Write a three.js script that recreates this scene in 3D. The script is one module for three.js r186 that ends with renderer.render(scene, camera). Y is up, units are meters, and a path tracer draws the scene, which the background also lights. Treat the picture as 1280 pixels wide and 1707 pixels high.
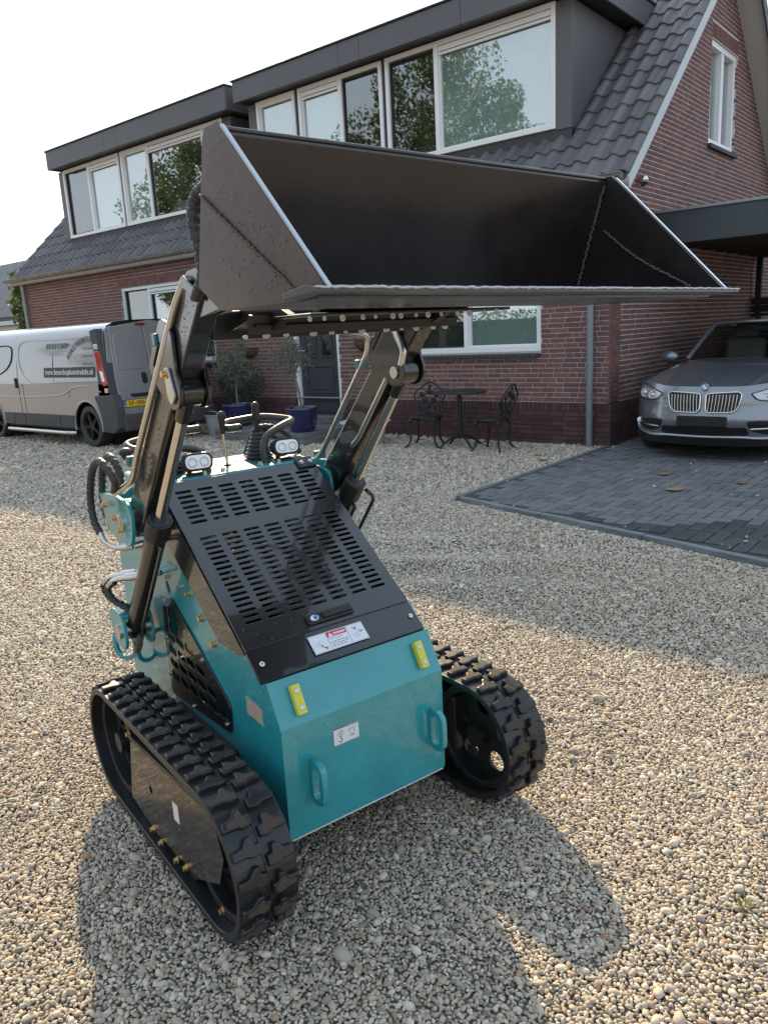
import * as THREE from 'three';
import { RoundedBoxGeometry } from 'three/addons/geometries/RoundedBoxGeometry.js';
import { mergeGeometries } from 'three/addons/utils/BufferGeometryUtils.js';

const scene = new THREE.Scene();
const rad = Math.PI / 180;

// ---------------------------------------------------------------- camera, sky, sun, exposure
const camera = new THREE.PerspectiveCamera(67.11, 1280 / 1707, 0.05, 900);
camera.rotation.set(-13.1374 * rad, 40.2214 * rad, -3.0096 * rad, 'YXZ');
camera.position.set(0, 1.563, 0);
scene.add(camera);
const EXPOSURE = 2.15;
const SUN = new THREE.Vector3(-0.788, 0.592, -0.615).normalize();
{ // hazy clear sky: blue overhead, milky towards the horizon, bright around the sun
  const W = 512, H = 256, d = new Float32Array(W * H * 4);
  for (let r = 0; r < H; r++) for (let c = 0; c < W; c++) {
    const up = ((r + 0.5) / H - 0.5) * Math.PI, a = ((c + 0.5) / W - 0.5) * 2 * Math.PI;
    const x = Math.cos(a) * Math.cos(up), y = Math.sin(up), z = Math.sin(a) * Math.cos(up);
    const g = Math.acos(Math.min(1, Math.max(-1, x * SUN.x + y * SUN.y + z * SUN.z)));
    const h = Math.pow(1 - Math.max(0, y), 2.6), k = (r * W + c) * 4;
    const glow = 1.1 * Math.exp(-g / 0.2) + 0.36 * Math.exp(-g / 0.7);
    const zen = [0.27, 0.365, 0.495], hor = [0.63, 0.685, 0.735], gl = [1.0, 0.95, 0.86];
    for (let i = 0; i < 3; i++) {
      let v = zen[i] * (1 - h) + hor[i] * h + glow * gl[i];
      if (y < 0) v = v * 0.35;
      d[k + i] = v;
    }
    d[k + 3] = 1;
  }
  const t = new THREE.DataTexture(d, W, H, THREE.RGBAFormat, THREE.FloatType);
  t.mapping = THREE.EquirectangularReflectionMapping; t.magFilter = THREE.LinearFilter; t.needsUpdate = true;
  scene.background = t; scene.environment = t;
}
const sun = new THREE.DirectionalLight(new THREE.Color(1, 0.76, 0.45), 4.3);
sun.position.copy(SUN).multiplyScalar(60); sun.castShadow = true; sun.shadow.radius = 1.6;
sun.shadow.mapSize.set(4096, 4096);
Object.assign(sun.shadow.camera, { left: -30, right: 30, top: 25, bottom: -25, near: 1, far: 140 });
scene.add(sun); scene.add(sun.target);

// ---------------------------------------------------------------- helpers
let seed = 7;
const rnd = () => { seed = (seed + 0x6D2B79F5) | 0; let t = Math.imul(seed ^ (seed >>> 15), 1 | seed); t = (t + Math.imul(t ^ (t >>> 7), 61 | t)) ^ t; return ((t ^ (t >>> 14)) >>> 0) / 4294967296; };
const rr = (a, b) => a + (b - a) * rnd();
const V = (x, y, z) => new THREE.Vector3(x, y, z);
const used = {};
function numbered(n) { if (!(n in used)) { used[n] = 0; return n; } used[n]++; return n + '_' + String(used[n]).padStart(3, '0'); }
const OFF = new Map();
function thing(name, label, category, at = [0, 0, 0], turn = 0, group) {   // group at the thing's base
  const o = new THREE.Group(); o.name = numbered(name); o.position.set(...at); o.rotation.y = turn;
  o.userData = { label, category }; if (group) o.userData.group = group; scene.add(o); return o;
}
function worldThing(name, label, category, at, group) {                      // parts are given in world coordinates
  const o = thing(name, label, category, at, 0, group); OFF.set(o, V(...at)); return o;
}
function P(name, geo, m, parent = scene, extra) {
  const o = new THREE.Mesh(Array.isArray(geo) ? G(geo) : geo, m); o.name = parent === scene ? numbered(name) : name; o.castShadow = o.receiveShadow = true;
  if (OFF.has(parent)) o.position.copy(OFF.get(parent)).negate();
  if (extra) Object.assign(o.userData, extra);
  parent.add(o); return o;
}
function sub(name, parent, extra) { const o = new THREE.Group(); o.name = name; if (OFF.has(parent)) o.position.copy(OFF.get(parent)).negate(); if (extra) Object.assign(o.userData, extra); parent.add(o); return o; }
function G(list) {
  list = list.flat(Infinity).map((g) => { g = g.index ? g.toNonIndexed() : g; for (const k of Object.keys(g.attributes)) if (!['position', 'normal', 'uv'].includes(k)) g.deleteAttribute(k); if (!g.attributes.uv) g.setAttribute('uv', new THREE.BufferAttribute(new Float32Array(g.attributes.position.count * 2), 2)); return g; });
  return list.length === 1 ? list[0] : mergeGeometries(list);
}
const bx = (w, h, d, x, y, z) => new THREE.BoxGeometry(w, h, d).translate(x, y, z);
const rb = (w, h, d, x, y, z, r = 0.006, s = 2) => new RoundedBoxGeometry(w, h, d, s, Math.min(r, w / 2.01, h / 2.01, d / 2.01)).translate(x, y, z);
const bb = (x0, x1, y0, y1, z0, z1) => bx(x1 - x0, y1 - y0, z1 - z0, (x0 + x1) / 2, (y0 + y1) / 2, (z0 + z1) / 2);
const rbb = (x0, x1, y0, y1, z0, z1, r = 0.006) => rb(x1 - x0, y1 - y0, z1 - z0, (x0 + x1) / 2, (y0 + y1) / 2, (z0 + z1) / 2, r);
const v3 = (p) => p.isVector3 ? p : V(...p);
function cyl(a, b, r1, r2 = r1, s = 20) {
  a = v3(a); b = v3(b); const d = b.clone().sub(a), g = new THREE.CylinderGeometry(r2, r1, d.length(), s);
  return g.applyQuaternion(new THREE.Quaternion().setFromUnitVectors(V(0, 1, 0), d.clone().normalize())).translate(...a.clone().add(b).multiplyScalar(0.5).toArray());
}
function tube(pts, r, seg = 40, rs = 10, closed = false, tension) {
  const c = new THREE.CatmullRomCurve3(pts.map(v3), closed, tension === undefined ? 'centripetal' : 'catmullrom', tension);
  const g = new THREE.TubeGeometry(c, seg, r, rs, closed);
  if (closed) return g;
  const caps = [0, 1].map((t) => { const p = c.getPointAt(t), d = c.getTangentAt(t).multiplyScalar(t ? 1 : -1); return new THREE.CircleGeometry(r, rs).applyQuaternion(new THREE.Quaternion().setFromUnitVectors(V(0, 0, 1), d)).translate(p.x, p.y, p.z); });
  return G([g, ...caps]);
}
function bent(pts, r, bend = 0.05, rs = 12) {                               // straight runs joined by round bends
  pts = pts.map(v3); const path = new THREE.CurvePath(); let last = pts[0];
  for (let i = 1; i < pts.length - 1; i++) {
    const a = pts[i].clone().sub(pts[i - 1]), b = pts[i + 1].clone().sub(pts[i]), k = Math.min(bend, a.length() / 2.1, b.length() / 2.1);
    const p = pts[i].clone().addScaledVector(a.normalize(), -k), q = pts[i].clone().addScaledVector(b.normalize(), k);
    path.add(new THREE.LineCurve3(last, p)); path.add(new THREE.QuadraticBezierCurve3(p, pts[i], q)); last = q;
  }
  path.add(new THREE.LineCurve3(last, pts[pts.length - 1]));
  const list = []; for (const c of path.curves) { const n = c.isLineCurve3 ? 1 : 6; for (let i = 0; i < n; i++) list.push(c.getPoint(i / n)); } list.push(pts[pts.length - 1]);
  const clean = list.filter((p, i) => !i || p.distanceTo(list[i - 1]) > 1e-5), out = [];
  // sweep a ring along the poly-line
  const N = clean.length, pos = [], idx = [], nor = []; let nrm = null;
  for (let i = 0; i < N; i++) {
    const t = clean[Math.min(N - 1, i + 1)].clone().sub(clean[Math.max(0, i - 1)]).normalize();
    if (!nrm) nrm = Math.abs(t.y) < 0.9 ? V(0, 1, 0) : V(1, 0, 0);
    nrm = nrm.clone().addScaledVector(t, -nrm.dot(t)).normalize(); const bi = t.clone().cross(nrm);
    for (let k = 0; k <= rs; k++) { const a = (k / rs) * 2 * Math.PI, n = nrm.clone().multiplyScalar(Math.cos(a)).addScaledVector(bi, Math.sin(a)); nor.push(n.x, n.y, n.z); const p = clean[i].clone().addScaledVector(n, r); pos.push(p.x, p.y, p.z); }
    if (i) for (let k = 0; k < rs; k++) { const a = (i - 1) * (rs + 1) + k, b = a + rs + 1; idx.push(a, a + 1, b, b, a + 1, b + 1); }
  }
  const g = new THREE.BufferGeometry(); g.setAttribute('position', new THREE.Float32BufferAttribute(pos, 3)); g.setAttribute('normal', new THREE.Float32BufferAttribute(nor, 3)); g.setIndex(idx);
  const caps = [0, N - 1].map((i) => { const d = i ? clean[i].clone().sub(clean[i - 1]) : clean[0].clone().sub(clean[1]); return new THREE.CircleGeometry(r, rs).applyQuaternion(new THREE.Quaternion().setFromUnitVectors(V(0, 0, 1), d.normalize())).translate(clean[i].x, clean[i].y, clean[i].z); });
  return G([g, ...caps, ...out]);
}
function shapeOf(pts, round = 0) {                                          // polygon, corners optionally rounded
  const s = new THREE.Shape(), n = pts.length;
  if (!round) { pts.forEach((p, i) => i ? s.lineTo(p[0], p[1]) : s.moveTo(p[0], p[1])); s.closePath(); return s; }
  for (let i = 0; i < n; i++) {
    const p = pts[i], a = pts[(i + n - 1) % n], b = pts[(i + 1) % n], la = Math.hypot(a[0] - p[0], a[1] - p[1]), lb = Math.hypot(b[0] - p[0], b[1] - p[1]), k = Math.min(p[2] ?? round, la / 2.05, lb / 2.05);
    const q = [p[0] + (a[0] - p[0]) / la * k, p[1] + (a[1] - p[1]) / la * k], r = [p[0] + (b[0] - p[0]) / lb * k, p[1] + (b[1] - p[1]) / lb * k];
    if (i) s.lineTo(q[0], q[1]); else s.moveTo(q[0], q[1]);
    s.quadraticCurveTo(p[0], p[1], r[0], r[1]);
  }
  s.closePath(); return s;
}
function stadium(cx, cy, w, h) { const r = h / 2, p = new THREE.Path(); p.moveTo(cx - w / 2 + r, cy - r); p.lineTo(cx + w / 2 - r, cy - r); p.absarc(cx + w / 2 - r, cy, r, -Math.PI / 2, Math.PI / 2); p.lineTo(cx - w / 2 + r, cy + r); p.absarc(cx - w / 2 + r, cy, r, Math.PI / 2, 1.5 * Math.PI); return p; }
function extrude(shape, depth, bevel = 0, curve = 5) { return new THREE.ExtrudeGeometry(shape, { depth: depth - 2 * bevel, bevelEnabled: bevel > 0, bevelThickness: bevel, bevelSize: bevel, bevelOffset: -bevel, bevelSegments: 2, curveSegments: curve }).translate(0, 0, bevel); }
const ZY = new THREE.Matrix4().makeBasis(V(0, 0, 1), V(0, 1, 0), V(-1, 0, 0));
function zy(pts, x0, x1, bevel = 0, round = 0, holes) { const s = pts instanceof THREE.Shape ? pts : shapeOf(pts, round); if (holes) s.holes.push(...holes); return extrude(s, x1 - x0, bevel).applyMatrix4(ZY).translate(x1, 0, 0); }
function xy(pts, z0, z1, bevel = 0, round = 0, holes) { const s = pts instanceof THREE.Shape ? pts : shapeOf(pts, round); if (holes) s.holes.push(...holes); return extrude(s, z1 - z0, bevel).translate(0, 0, z0); }
function xz(pts, y0, y1, bevel = 0, round = 0) { return extrude(shapeOf(pts.map(([x, z]) => [x, -z]).reverse(), round), y1 - y0, bevel).rotateX(-Math.PI / 2).translate(0, y0, 0); }
function grid(rows, closeU = false) {                                       // rows of points -> smooth surface
  const m = rows.length, n = rows[0].length, pos = [], idx = [], uv = [];
  rows.forEach((row, j) => row.forEach((p, i) => { pos.push(...(p.isVector3 ? p.toArray() : p)); uv.push(i / (n - 1), j / (m - 1)); }));
  for (let j = 0; j < m - 1; j++) for (let i = 0; i < n - (closeU ? 0 : 1); i++) { const a = j * n + i, b = j * n + (i + 1) % n, c = a + n, d = b + n; idx.push(a, b, d, a, d, c); }
  const g = new THREE.BufferGeometry(); g.setAttribute('position', new THREE.Float32BufferAttribute(pos, 3)); g.setAttribute('uv', new THREE.Float32BufferAttribute(uv, 2)); g.setIndex(idx); g.computeVertexNormals(); return g;
}
const hexbolt = (r, h) => G([new THREE.CylinderGeometry(r * 1.35, r * 1.35, h * 0.3, 16).translate(0, h * 0.15, 0), new THREE.CylinderGeometry(r, r, h, 6).translate(0, h * 0.6, 0)]);
function along(g, at, dir) { return g.clone().applyQuaternion(new THREE.Quaternion().setFromUnitVectors(V(0, 1, 0), v3(dir).clone().normalize())).translate(...at); }
function copies(name, geo, m, mats, parent, colors, extra) {
  const o = new THREE.InstancedMesh(geo, m, mats.length); o.name = parent === scene ? numbered(name) : name; mats.forEach((x, i) => o.setMatrixAt(i, x)); if (colors) colors.forEach((c, i) => o.setColorAt(i, c));
  o.castShadow = o.receiveShadow = true; if (OFF.has(parent)) o.position.copy(OFF.get(parent)).negate(); o.userData = { kind: 'stuff', ...extra }; parent.add(o); return o;
}
const MX = (p, q = new THREE.Quaternion(), s = V(1, 1, 1)) => new THREE.Matrix4().compose(v3(p), q, typeof s === 'number' ? V(s, s, s) : s);

// ---------------------------------------------------------------- textures and materials
function valueNoise(S, cells, oct, sd) {                                    // tileable, 0..1
  const out = new Float32Array(S * S); let amp = 1, tot = 0, s0 = seed; seed = sd;
  for (let o = 0; o < oct; o++, cells *= 2, amp *= 0.55) {
    const n = cells, g = Float32Array.from({ length: n * n }, rnd); tot += amp;
    for (let y = 0; y < S; y++) for (let x = 0; x < S; x++) {
      const u = x / S * n, v = y / S * n, i = Math.floor(u), j = Math.floor(v); let a = u - i, b = v - j; a = a * a * (3 - 2 * a); b = b * b * (3 - 2 * b);
      const i1 = (i + 1) % n, j1 = (j + 1) % n; out[y * S + x] += amp * ((g[j * n + i] * (1 - a) + g[j * n + i1] * a) * (1 - b) + (g[j1 * n + i] * (1 - a) + g[j1 * n + i1] * a) * b);
    }
  }
  seed = s0; for (let i = 0; i < out.length; i++) out[i] /= tot; return out;
}
function texOf(S, f, srgb = false, rep = 1) {
  const d = new Uint8Array(S * S * 4);
  for (let i = 0; i < S * S; i++) { const c = f(i, i % S, Math.floor(i / S)); d[i * 4] = Math.max(0, Math.min(255, c[0] * 255)); d[i * 4 + 1] = Math.max(0, Math.min(255, c[1] * 255)); d[i * 4 + 2] = Math.max(0, Math.min(255, c[2] * 255)); d[i * 4 + 3] = 255; }
  const t = new THREE.DataTexture(d, S, S); t.wrapS = t.wrapT = THREE.RepeatWrapping; t.magFilter = THREE.LinearFilter; t.repeat.set(rep, rep); if (srgb) t.colorSpace = THREE.SRGBColorSpace; t.needsUpdate = true; return t;
}
const nA = valueNoise(512, 8, 6, 11), nB = valueNoise(512, 4, 5, 23), nC = valueNoise(256, 64, 2, 5);
const fineBump = texOf(256, (i) => [nC[i], nC[i], nC[i]]);
const grime = texOf(512, (i) => { const v = 0.62 + 0.6 * (nA[i] - 0.5) + 0.5 * (nB[i] - 0.5); return [v, v, v]; });
const roughTex = texOf(512, (i) => { const v = 0.75 + 0.9 * (nA[i] - 0.5); return [v, v, v]; });
const wave = texOf(512, (i) => [nB[i], nB[i], nB[i]]);
const dusty = texOf(512, (i) => { const v = 0.9 + 0.28 * (nA[i] - 0.5) - 0.25 * Math.max(0, nB[i] - 0.62); return [v + 0.03, v, v]; });
const scuff = (() => { const S = 1024, a = new Float32Array(S * S), s0 = seed; seed = 404; for (let i = 0; i < S * S; i++) a[i] = 0.42 + 0.5 * (nA[(i % S >> 1) + 512 * (Math.floor(i / S) >> 1)] - 0.5);
  for (let k = 0; k < 170; k++) { let x = rr(0, S), y = rr(0, S), t = rr(-0.35, 0.35) + (rnd() < 0.3 ? 1.5 : 0); const n = rr(20, 240), v = rr(-0.12, 0.2) * (rnd() < 0.15 ? 2 : 0.6); for (let j = 0; j < n; j++) { x += Math.cos(t); y += Math.sin(t); t += rr(-0.01, 0.01); a[(Math.floor(y + S) % S) * S + Math.floor(x + S) % S] += v; } }
  for (let k = 0; k < 500; k++) { const x = rr(0, S), y = rr(0, S), r = rr(0.6, 2.2), v = rr(0.1, 0.5); for (let j = -3; j <= 3; j++) for (let i = -3; i <= 3; i++) if (i * i + j * j < r * r) a[(Math.floor(y + j + S) % S) * S + Math.floor(x + i + S) % S] += v * 0.6; }
  seed = s0; return texOf(S, (i) => [a[i] * 1.04, a[i], a[i] * 0.97]); })();
const C = (r, g, b) => new THREE.Color().setRGB(r, g, b);
const mat = (r, g, b, rough = 0.6, metal = 0, o = {}) => new THREE.MeshPhysicalMaterial({ color: C(r, g, b), roughness: rough, metalness: metal, ...o });
const M = {
  teal: mat(0.02, 0.3, 0.335, 0.34, 0, { clearcoat: 0.8, clearcoatRoughness: 0.07, map: dusty, bumpMap: wave, bumpScale: 0.006 }),
  tealDark: mat(0.01, 0.14, 0.16, 0.4, 0, { clearcoat: 0.5, clearcoatRoughness: 0.1 }),
  gloss: mat(0.011, 0.011, 0.012, 0.3, 0, { clearcoat: 0.85, clearcoatRoughness: 0.04 }),
  bucketIn: mat(0.04, 0.033, 0.034, 0.4, 0, { clearcoat: 0.4, clearcoatRoughness: 0.2, roughnessMap: roughTex, map: scuff }),
  bucketSide: mat(0.13, 0.068, 0.05, 0.5, 0, { clearcoat: 0.18, clearcoatRoughness: 0.25, map: scuff }),
  steelBright: mat(0.8, 0.82, 0.85, 0.25, 0.9),
  mudThin: mat(0.06, 0.047, 0.036, 0.95, 0, { bumpMap: fineBump, bumpScale: 0.002 }),
  cover: mat(0.012, 0.011, 0.011, 0.26, 0, { specularIntensity: 0.75, clearcoat: 0.35, clearcoatRoughness: 0.05, roughnessMap: roughTex }),
  satin: mat(0.014, 0.014, 0.015, 0.42, 0),
  dark: mat(0.006, 0.006, 0.007, 0.7),
  rubber: mat(0.014, 0.0145, 0.016, 0.34, 0, { bumpMap: fineBump, bumpScale: 0.0006 }),
  rubberDry: mat(0.032, 0.032, 0.034, 0.5),
  dirt: mat(0.16, 0.12, 0.085, 0.95, 0, { bumpMap: fineBump, bumpScale: 0.002 }),
  chrome: mat(0.72, 0.68, 0.62, 0.16, 1),
  zinc: mat(0.62, 0.6, 0.55, 0.32, 1),
  brass: mat(0.75, 0.5, 0.22, 0.35, 1),
  steelEdge: mat(0.4, 0.42, 0.45, 0.35, 0.9),
  yellow: mat(0.62, 0.6, 0.06, 0.45, 0),
  white: mat(0.8, 0.8, 0.8, 0.35),
  whiteWood: mat(0.78, 0.78, 0.77, 0.42, 0, { clearcoat: 0.25, clearcoatRoughness: 0.3 }),
  anth: mat(0.1, 0.1, 0.105, 0.5, 0, {}),
  anthDark: mat(0.035, 0.034, 0.037, 0.55),
  mortar: mat(0.4, 0.375, 0.35, 0.95, 0, { bumpMap: fineBump, bumpScale: 0.002 }),
  mortarLight: mat(0.58, 0.55, 0.52, 0.95),
  mortarDark: mat(0.045, 0.038, 0.037, 0.95),
  zincGrey: mat(0.3, 0.3, 0.3, 0.5, 0.35),
  pipeGrey: mat(0.2, 0.215, 0.235, 0.45, 0.25),
  greige: mat(0.6, 0.57, 0.54, 0.6),
  glass: mat(0.86, 0.9, 0.89, 0.015, 0, { transmission: 1, thickness: 0, ior: 2.9 }),
  glassDark: mat(0.5, 0.53, 0.52, 0.015, 0, { transmission: 1, thickness: 0, ior: 2.5 }),
  glassClear: mat(0.95, 0.97, 0.97, 0.02, 0, { transmission: 1, thickness: 0, ior: 1.6 }),
  glassCar: mat(0.62, 0.68, 0.66, 0.015, 0, { transmission: 1, thickness: 0, ior: 1.6 }),
  blind: mat(0.5, 0.6, 0.57, 0.85),
  blindLight: mat(0.6, 0.63, 0.62, 0.85),
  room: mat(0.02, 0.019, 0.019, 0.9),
  lens: mat(0.9, 0.93, 0.95, 0.08, 0.0, { clearcoat: 1, clearcoatRoughness: 0.03 }),
  concrete: mat(0.25, 0.25, 0.245, 0.9, 0, { map: grime }),
  iron: mat(0.017, 0.019, 0.021, 0.48, 0.2, { bumpMap: fineBump, bumpScale: 0.001 }),
  cobalt: mat(0.011, 0.013, 0.075, 0.16, 0, { clearcoat: 1, clearcoatRoughness: 0.05 }),
  bark: mat(0.2, 0.17, 0.13, 0.9, 0, { bumpMap: fineBump, bumpScale: 0.003 }),
};

// ---------------------------------------------------------------- ground, gravel, driveway
const bump2 = (x, z) => Math.sin(x * 1.7 + 0.6 * Math.sin(z * 1.3)) * Math.cos(z * 1.9 + 0.8 * Math.sin(x * 0.9));
function gh(x, z) {                                                         // slight hollows and wheel ruts in the gravel
  let y = 0.007 * bump2(x, z) + 0.005 * bump2(2.3 * x + 4, 2.1 * z - 1);
  const s = (x + 3.2) * 0.55 + (z + 3.9) * 0.83, t = (x + 3.2) * 0.83 - (z + 3.9) * 0.55;      // pushed-up ridges behind the loader
  if (Math.abs(t) < 1.9) y += (1 - Math.abs(t) / 1.9) * 0.045 * (Math.exp(-((s / 0.16) ** 2)) + 0.8 * Math.exp(-(((s - 0.5) / 0.14) ** 2)) + 0.7 * Math.exp(-(((s + 0.55) / 0.2) ** 2)));
  return y;
}
const q1 = new THREE.Quaternion();
const driveFront = (x) => -5.84 + (x + 3.99) * 0.2553;
const onDrive = (x, z) => x > -4.06 && z < driveFront(x) + 0.09;
{
  const S = 1024, N = 104, cs = S / N, s0 = seed; seed = 99;
  const px = new Float32Array(N * N), py = new Float32Array(N * N), col = [];
  const pal = [[0.5, 0.47, 0.43], [0.58, 0.55, 0.52], [0.42, 0.4, 0.38], [0.33, 0.31, 0.3], [0.5, 0.42, 0.34], [0.24, 0.235, 0.235], [0.62, 0.6, 0.57], [0.4, 0.33, 0.27]];
  for (let i = 0; i < N * N; i++) { px[i] = rr(0.1, 0.9); py[i] = rr(0.1, 0.9); const p = pal[Math.floor(rnd() * rnd() * 1.25 * pal.length) % pal.length], k = rr(0.8, 1.15); col.push(p.map((v) => v * k)); }
  seed = s0; const hgt = new Float32Array(S * S), cc = new Uint16Array(S * S);
  for (let y = 0; y < S; y++) for (let x = 0; x < S; x++) {
    const gx = x / cs, gy = y / cs, ci = Math.floor(gx), cj = Math.floor(gy); let d1 = 9, d2 = 9, b = 0;
    for (let j = cj - 1; j <= cj + 1; j++) for (let i = ci - 1; i <= ci + 1; i++) { const k = ((j + N) % N) * N + (i + N) % N, dx = i + px[k] - gx, dy = j + py[k] - gy, d = Math.hypot(dx, dy); if (d < d1) { d2 = d1; d1 = d; b = k; } else if (d < d2) d2 = d; }
    const e = Math.min(1, (d2 - d1) * 2.2); hgt[y * S + x] = Math.sqrt(e); cc[y * S + x] = b;
  }
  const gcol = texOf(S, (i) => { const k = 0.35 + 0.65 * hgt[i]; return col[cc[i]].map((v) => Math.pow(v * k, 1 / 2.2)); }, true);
  const gbmp = texOf(S, (i) => [hgt[i], hgt[i], hgt[i]]);
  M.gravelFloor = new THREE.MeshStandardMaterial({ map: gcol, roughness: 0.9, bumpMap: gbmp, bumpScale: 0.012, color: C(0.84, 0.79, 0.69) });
  const ax = [], az = [];
  for (const v of [-500, -200, -90, -50, -36, -28, -22]) ax.push(v); for (let v = -20; v <= 4; v += 0.16) ax.push(v); for (const v of [6, 12, 25, 60, 160, 400]) ax.push(v);
  for (const v of [-500, -200, -90, -50, -36, -24, -14]) az.push(v); for (let v = -11; v <= 2; v += 0.16) az.push(v); for (const v of [5, 12, 25, 60, 160, 400]) az.push(v);
  const near = (x, z) => (x > -19 && x < 3 && z > -10 && z < 1.8 ? gh(x, z) - 0.008 : -0.008) - (x > -3.6 && z < driveFront(x) - 0.4 ? 0.06 : 0);
  const g = grid(az.map((z) => ax.map((x) => [x, near(x, z), z]))), uv = g.attributes.uv, p = g.attributes.position; for (let i = 0; i < p.count; i++) uv.setXY(i, p.getX(i) / 2, p.getZ(i) / 2);
  // (rows run towards +z, columns towards +x: turn the faces up)
  const id = g.index.array; for (let i = 0; i < id.length; i += 3) { const t = id[i]; id[i] = id[i + 1]; id[i + 1] = t; } g.computeVertexNormals();
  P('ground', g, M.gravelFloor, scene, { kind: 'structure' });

  // loose pebbles, denser and finer close by
  const gravel = new THREE.Group(); gravel.name = 'gravel'; gravel.userData = { kind: 'stuff', label: 'loose round pebbles of white, grey and tan gravel covering the yard' }; scene.add(gravel);
  const shapes = []; for (let k = 0; k < 6; k++) {
    const q = new THREE.IcosahedronGeometry(1, 1), a = q.attributes.position, ph = [rr(0, 6), rr(0, 6), rr(0, 6)];
    for (let i = 0; i < a.count; i++) { const v = V(a.getX(i), a.getY(i), a.getZ(i)); const m = 1 + 0.16 * Math.sin(v.x * 2.1 + ph[0]) + 0.13 * Math.sin(v.z * 2.6 + ph[1]) + 0.1 * Math.sin(v.y * 3 + ph[2]); v.multiplyScalar(m); a.setXYZ(i, v.x * (1 + 0.12 * (k % 3)), v.y * 0.66, v.z * 0.86); }
    q.deleteAttribute('normal'); q.deleteAttribute('uv'); const key = {}, idx = [], pos = []; for (let i = 0; i < a.count; i++) { const s = [a.getX(i), a.getY(i), a.getZ(i)].map((v) => v.toFixed(4)).join(); if (!(s in key)) { key[s] = pos.length / 3; pos.push(a.getX(i), a.getY(i), a.getZ(i)); } idx.push(key[s]); }
    const w = new THREE.BufferGeometry(); w.setAttribute('position', new THREE.Float32BufferAttribute(pos, 3)); w.setIndex(idx); w.computeVertexNormals(); shapes.push(w);
  }
  const pm = new THREE.MeshStandardMaterial({ color: C(0.84, 0.825, 0.73), roughness: 0.75 });
  const bins = shapes.map(() => ({ m: [], c: [] }));
  const pebPal = [[0.4972, 0.4315, 0.3725], [0.5768, 0.5159, 0.469], [0.4375, 0.3846, 0.3495], [0.5171, 0.4128, 0.3311], [0.358, 0.3142, 0.2851], [0.6364, 0.5817, 0.5425], [0.2685, 0.2439, 0.2345], [0.3978, 0.2908, 0.2207], [0.1889, 0.1783, 0.1839], [0.4574, 0.3377, 0.2391], [0.1293, 0.1267, 0.1333], [0.4176, 0.2345, 0.1287]];
  const cum = [0.19, 0.37, 0.52, 0.63, 0.73, 0.84, 0.9, 0.94, 0.965, 0.983, 0.993, 1];
  const cell = (d) => d < 2.7 ? 0.0102 : d < 3.7 ? 0.0115 : d < 5.2 ? 0.0142 : d < 7.6 ? 0.0185 : d < 11 ? 0.026 : 0.037;
  const inv = new THREE.Matrix4(); camera.updateMatrixWorld(true); inv.copy(camera.matrixWorld).invert();
  const tx = Math.tan(33.555 * rad), q = new THREE.Quaternion(), e = new THREE.Euler(), t = new THREE.Vector3();
  const B = 0.5;                                                            // patches of half a metre, each at the density of its distance
  for (let X = -18; X < 2.5; X += B) for (let Z = -9.3; Z < 1; Z += B) {
    const d = Math.hypot(X + B / 2, Z + B / 2); if (d > 17.5) continue;
    const h = cell(d); let any = false;
    for (const [a, b] of [[0, 0], [B, 0], [0, B], [B, B]]) { t.set(X + a, 0, Z + b).applyMatrix4(inv); if (t.z < -0.6 && Math.abs(t.x / t.z) < tx * 0.75 * 1.18 && Math.abs(t.y / t.z) < tx * 1.2) any = true; }
    if (!any) continue;
    const n = Math.round(B / h);
    for (let i = 0; i < n; i++) for (let j = 0; j < n; j++) {
      const x = X + (i + rnd()) * h, z = Z + (j + rnd()) * h; if (onDrive(x, z) && !(rnd() < 0.0012)) continue; if (z < -9.17) continue;
      let s = h * (0.36 + 0.45 * rnd() * rnd()) * (rnd() < 0.06 ? 1.6 : 1) * 1.12; if (d < 3.7 && rnd() < 0.03) s *= rr(1.3, 2.1);
      const u = rnd(), k = cum.findIndex((v) => u <= v), p = pebPal[k], br = rr(0.82, 1.18);
      const w = 0.5 + 0.5 * bump2(x * 0.8 + 9, z * 0.8), b = bins[Math.floor(rnd() * shapes.length)];
      q.setFromEuler(e.set(rr(-0.5, 0.5), rr(0, 6.28), rr(-0.5, 0.5)));
      b.m.push(new THREE.Matrix4().compose(V(x, (onDrive(x, z) ? 0.034 : gh(x, z)) + s * rr(-0.12, 0.42), z), q, V(s, s, s)));
      b.c.push(C(p[0] * br, p[1] * br * (1 - 0.02 * w), p[2] * br * (1 - 0.05 * w)));
    }
  }
  bins.forEach((b, k) => { copies('pebbles', shapes[k], pm, b.m, gravel, b.c); });
}
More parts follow.
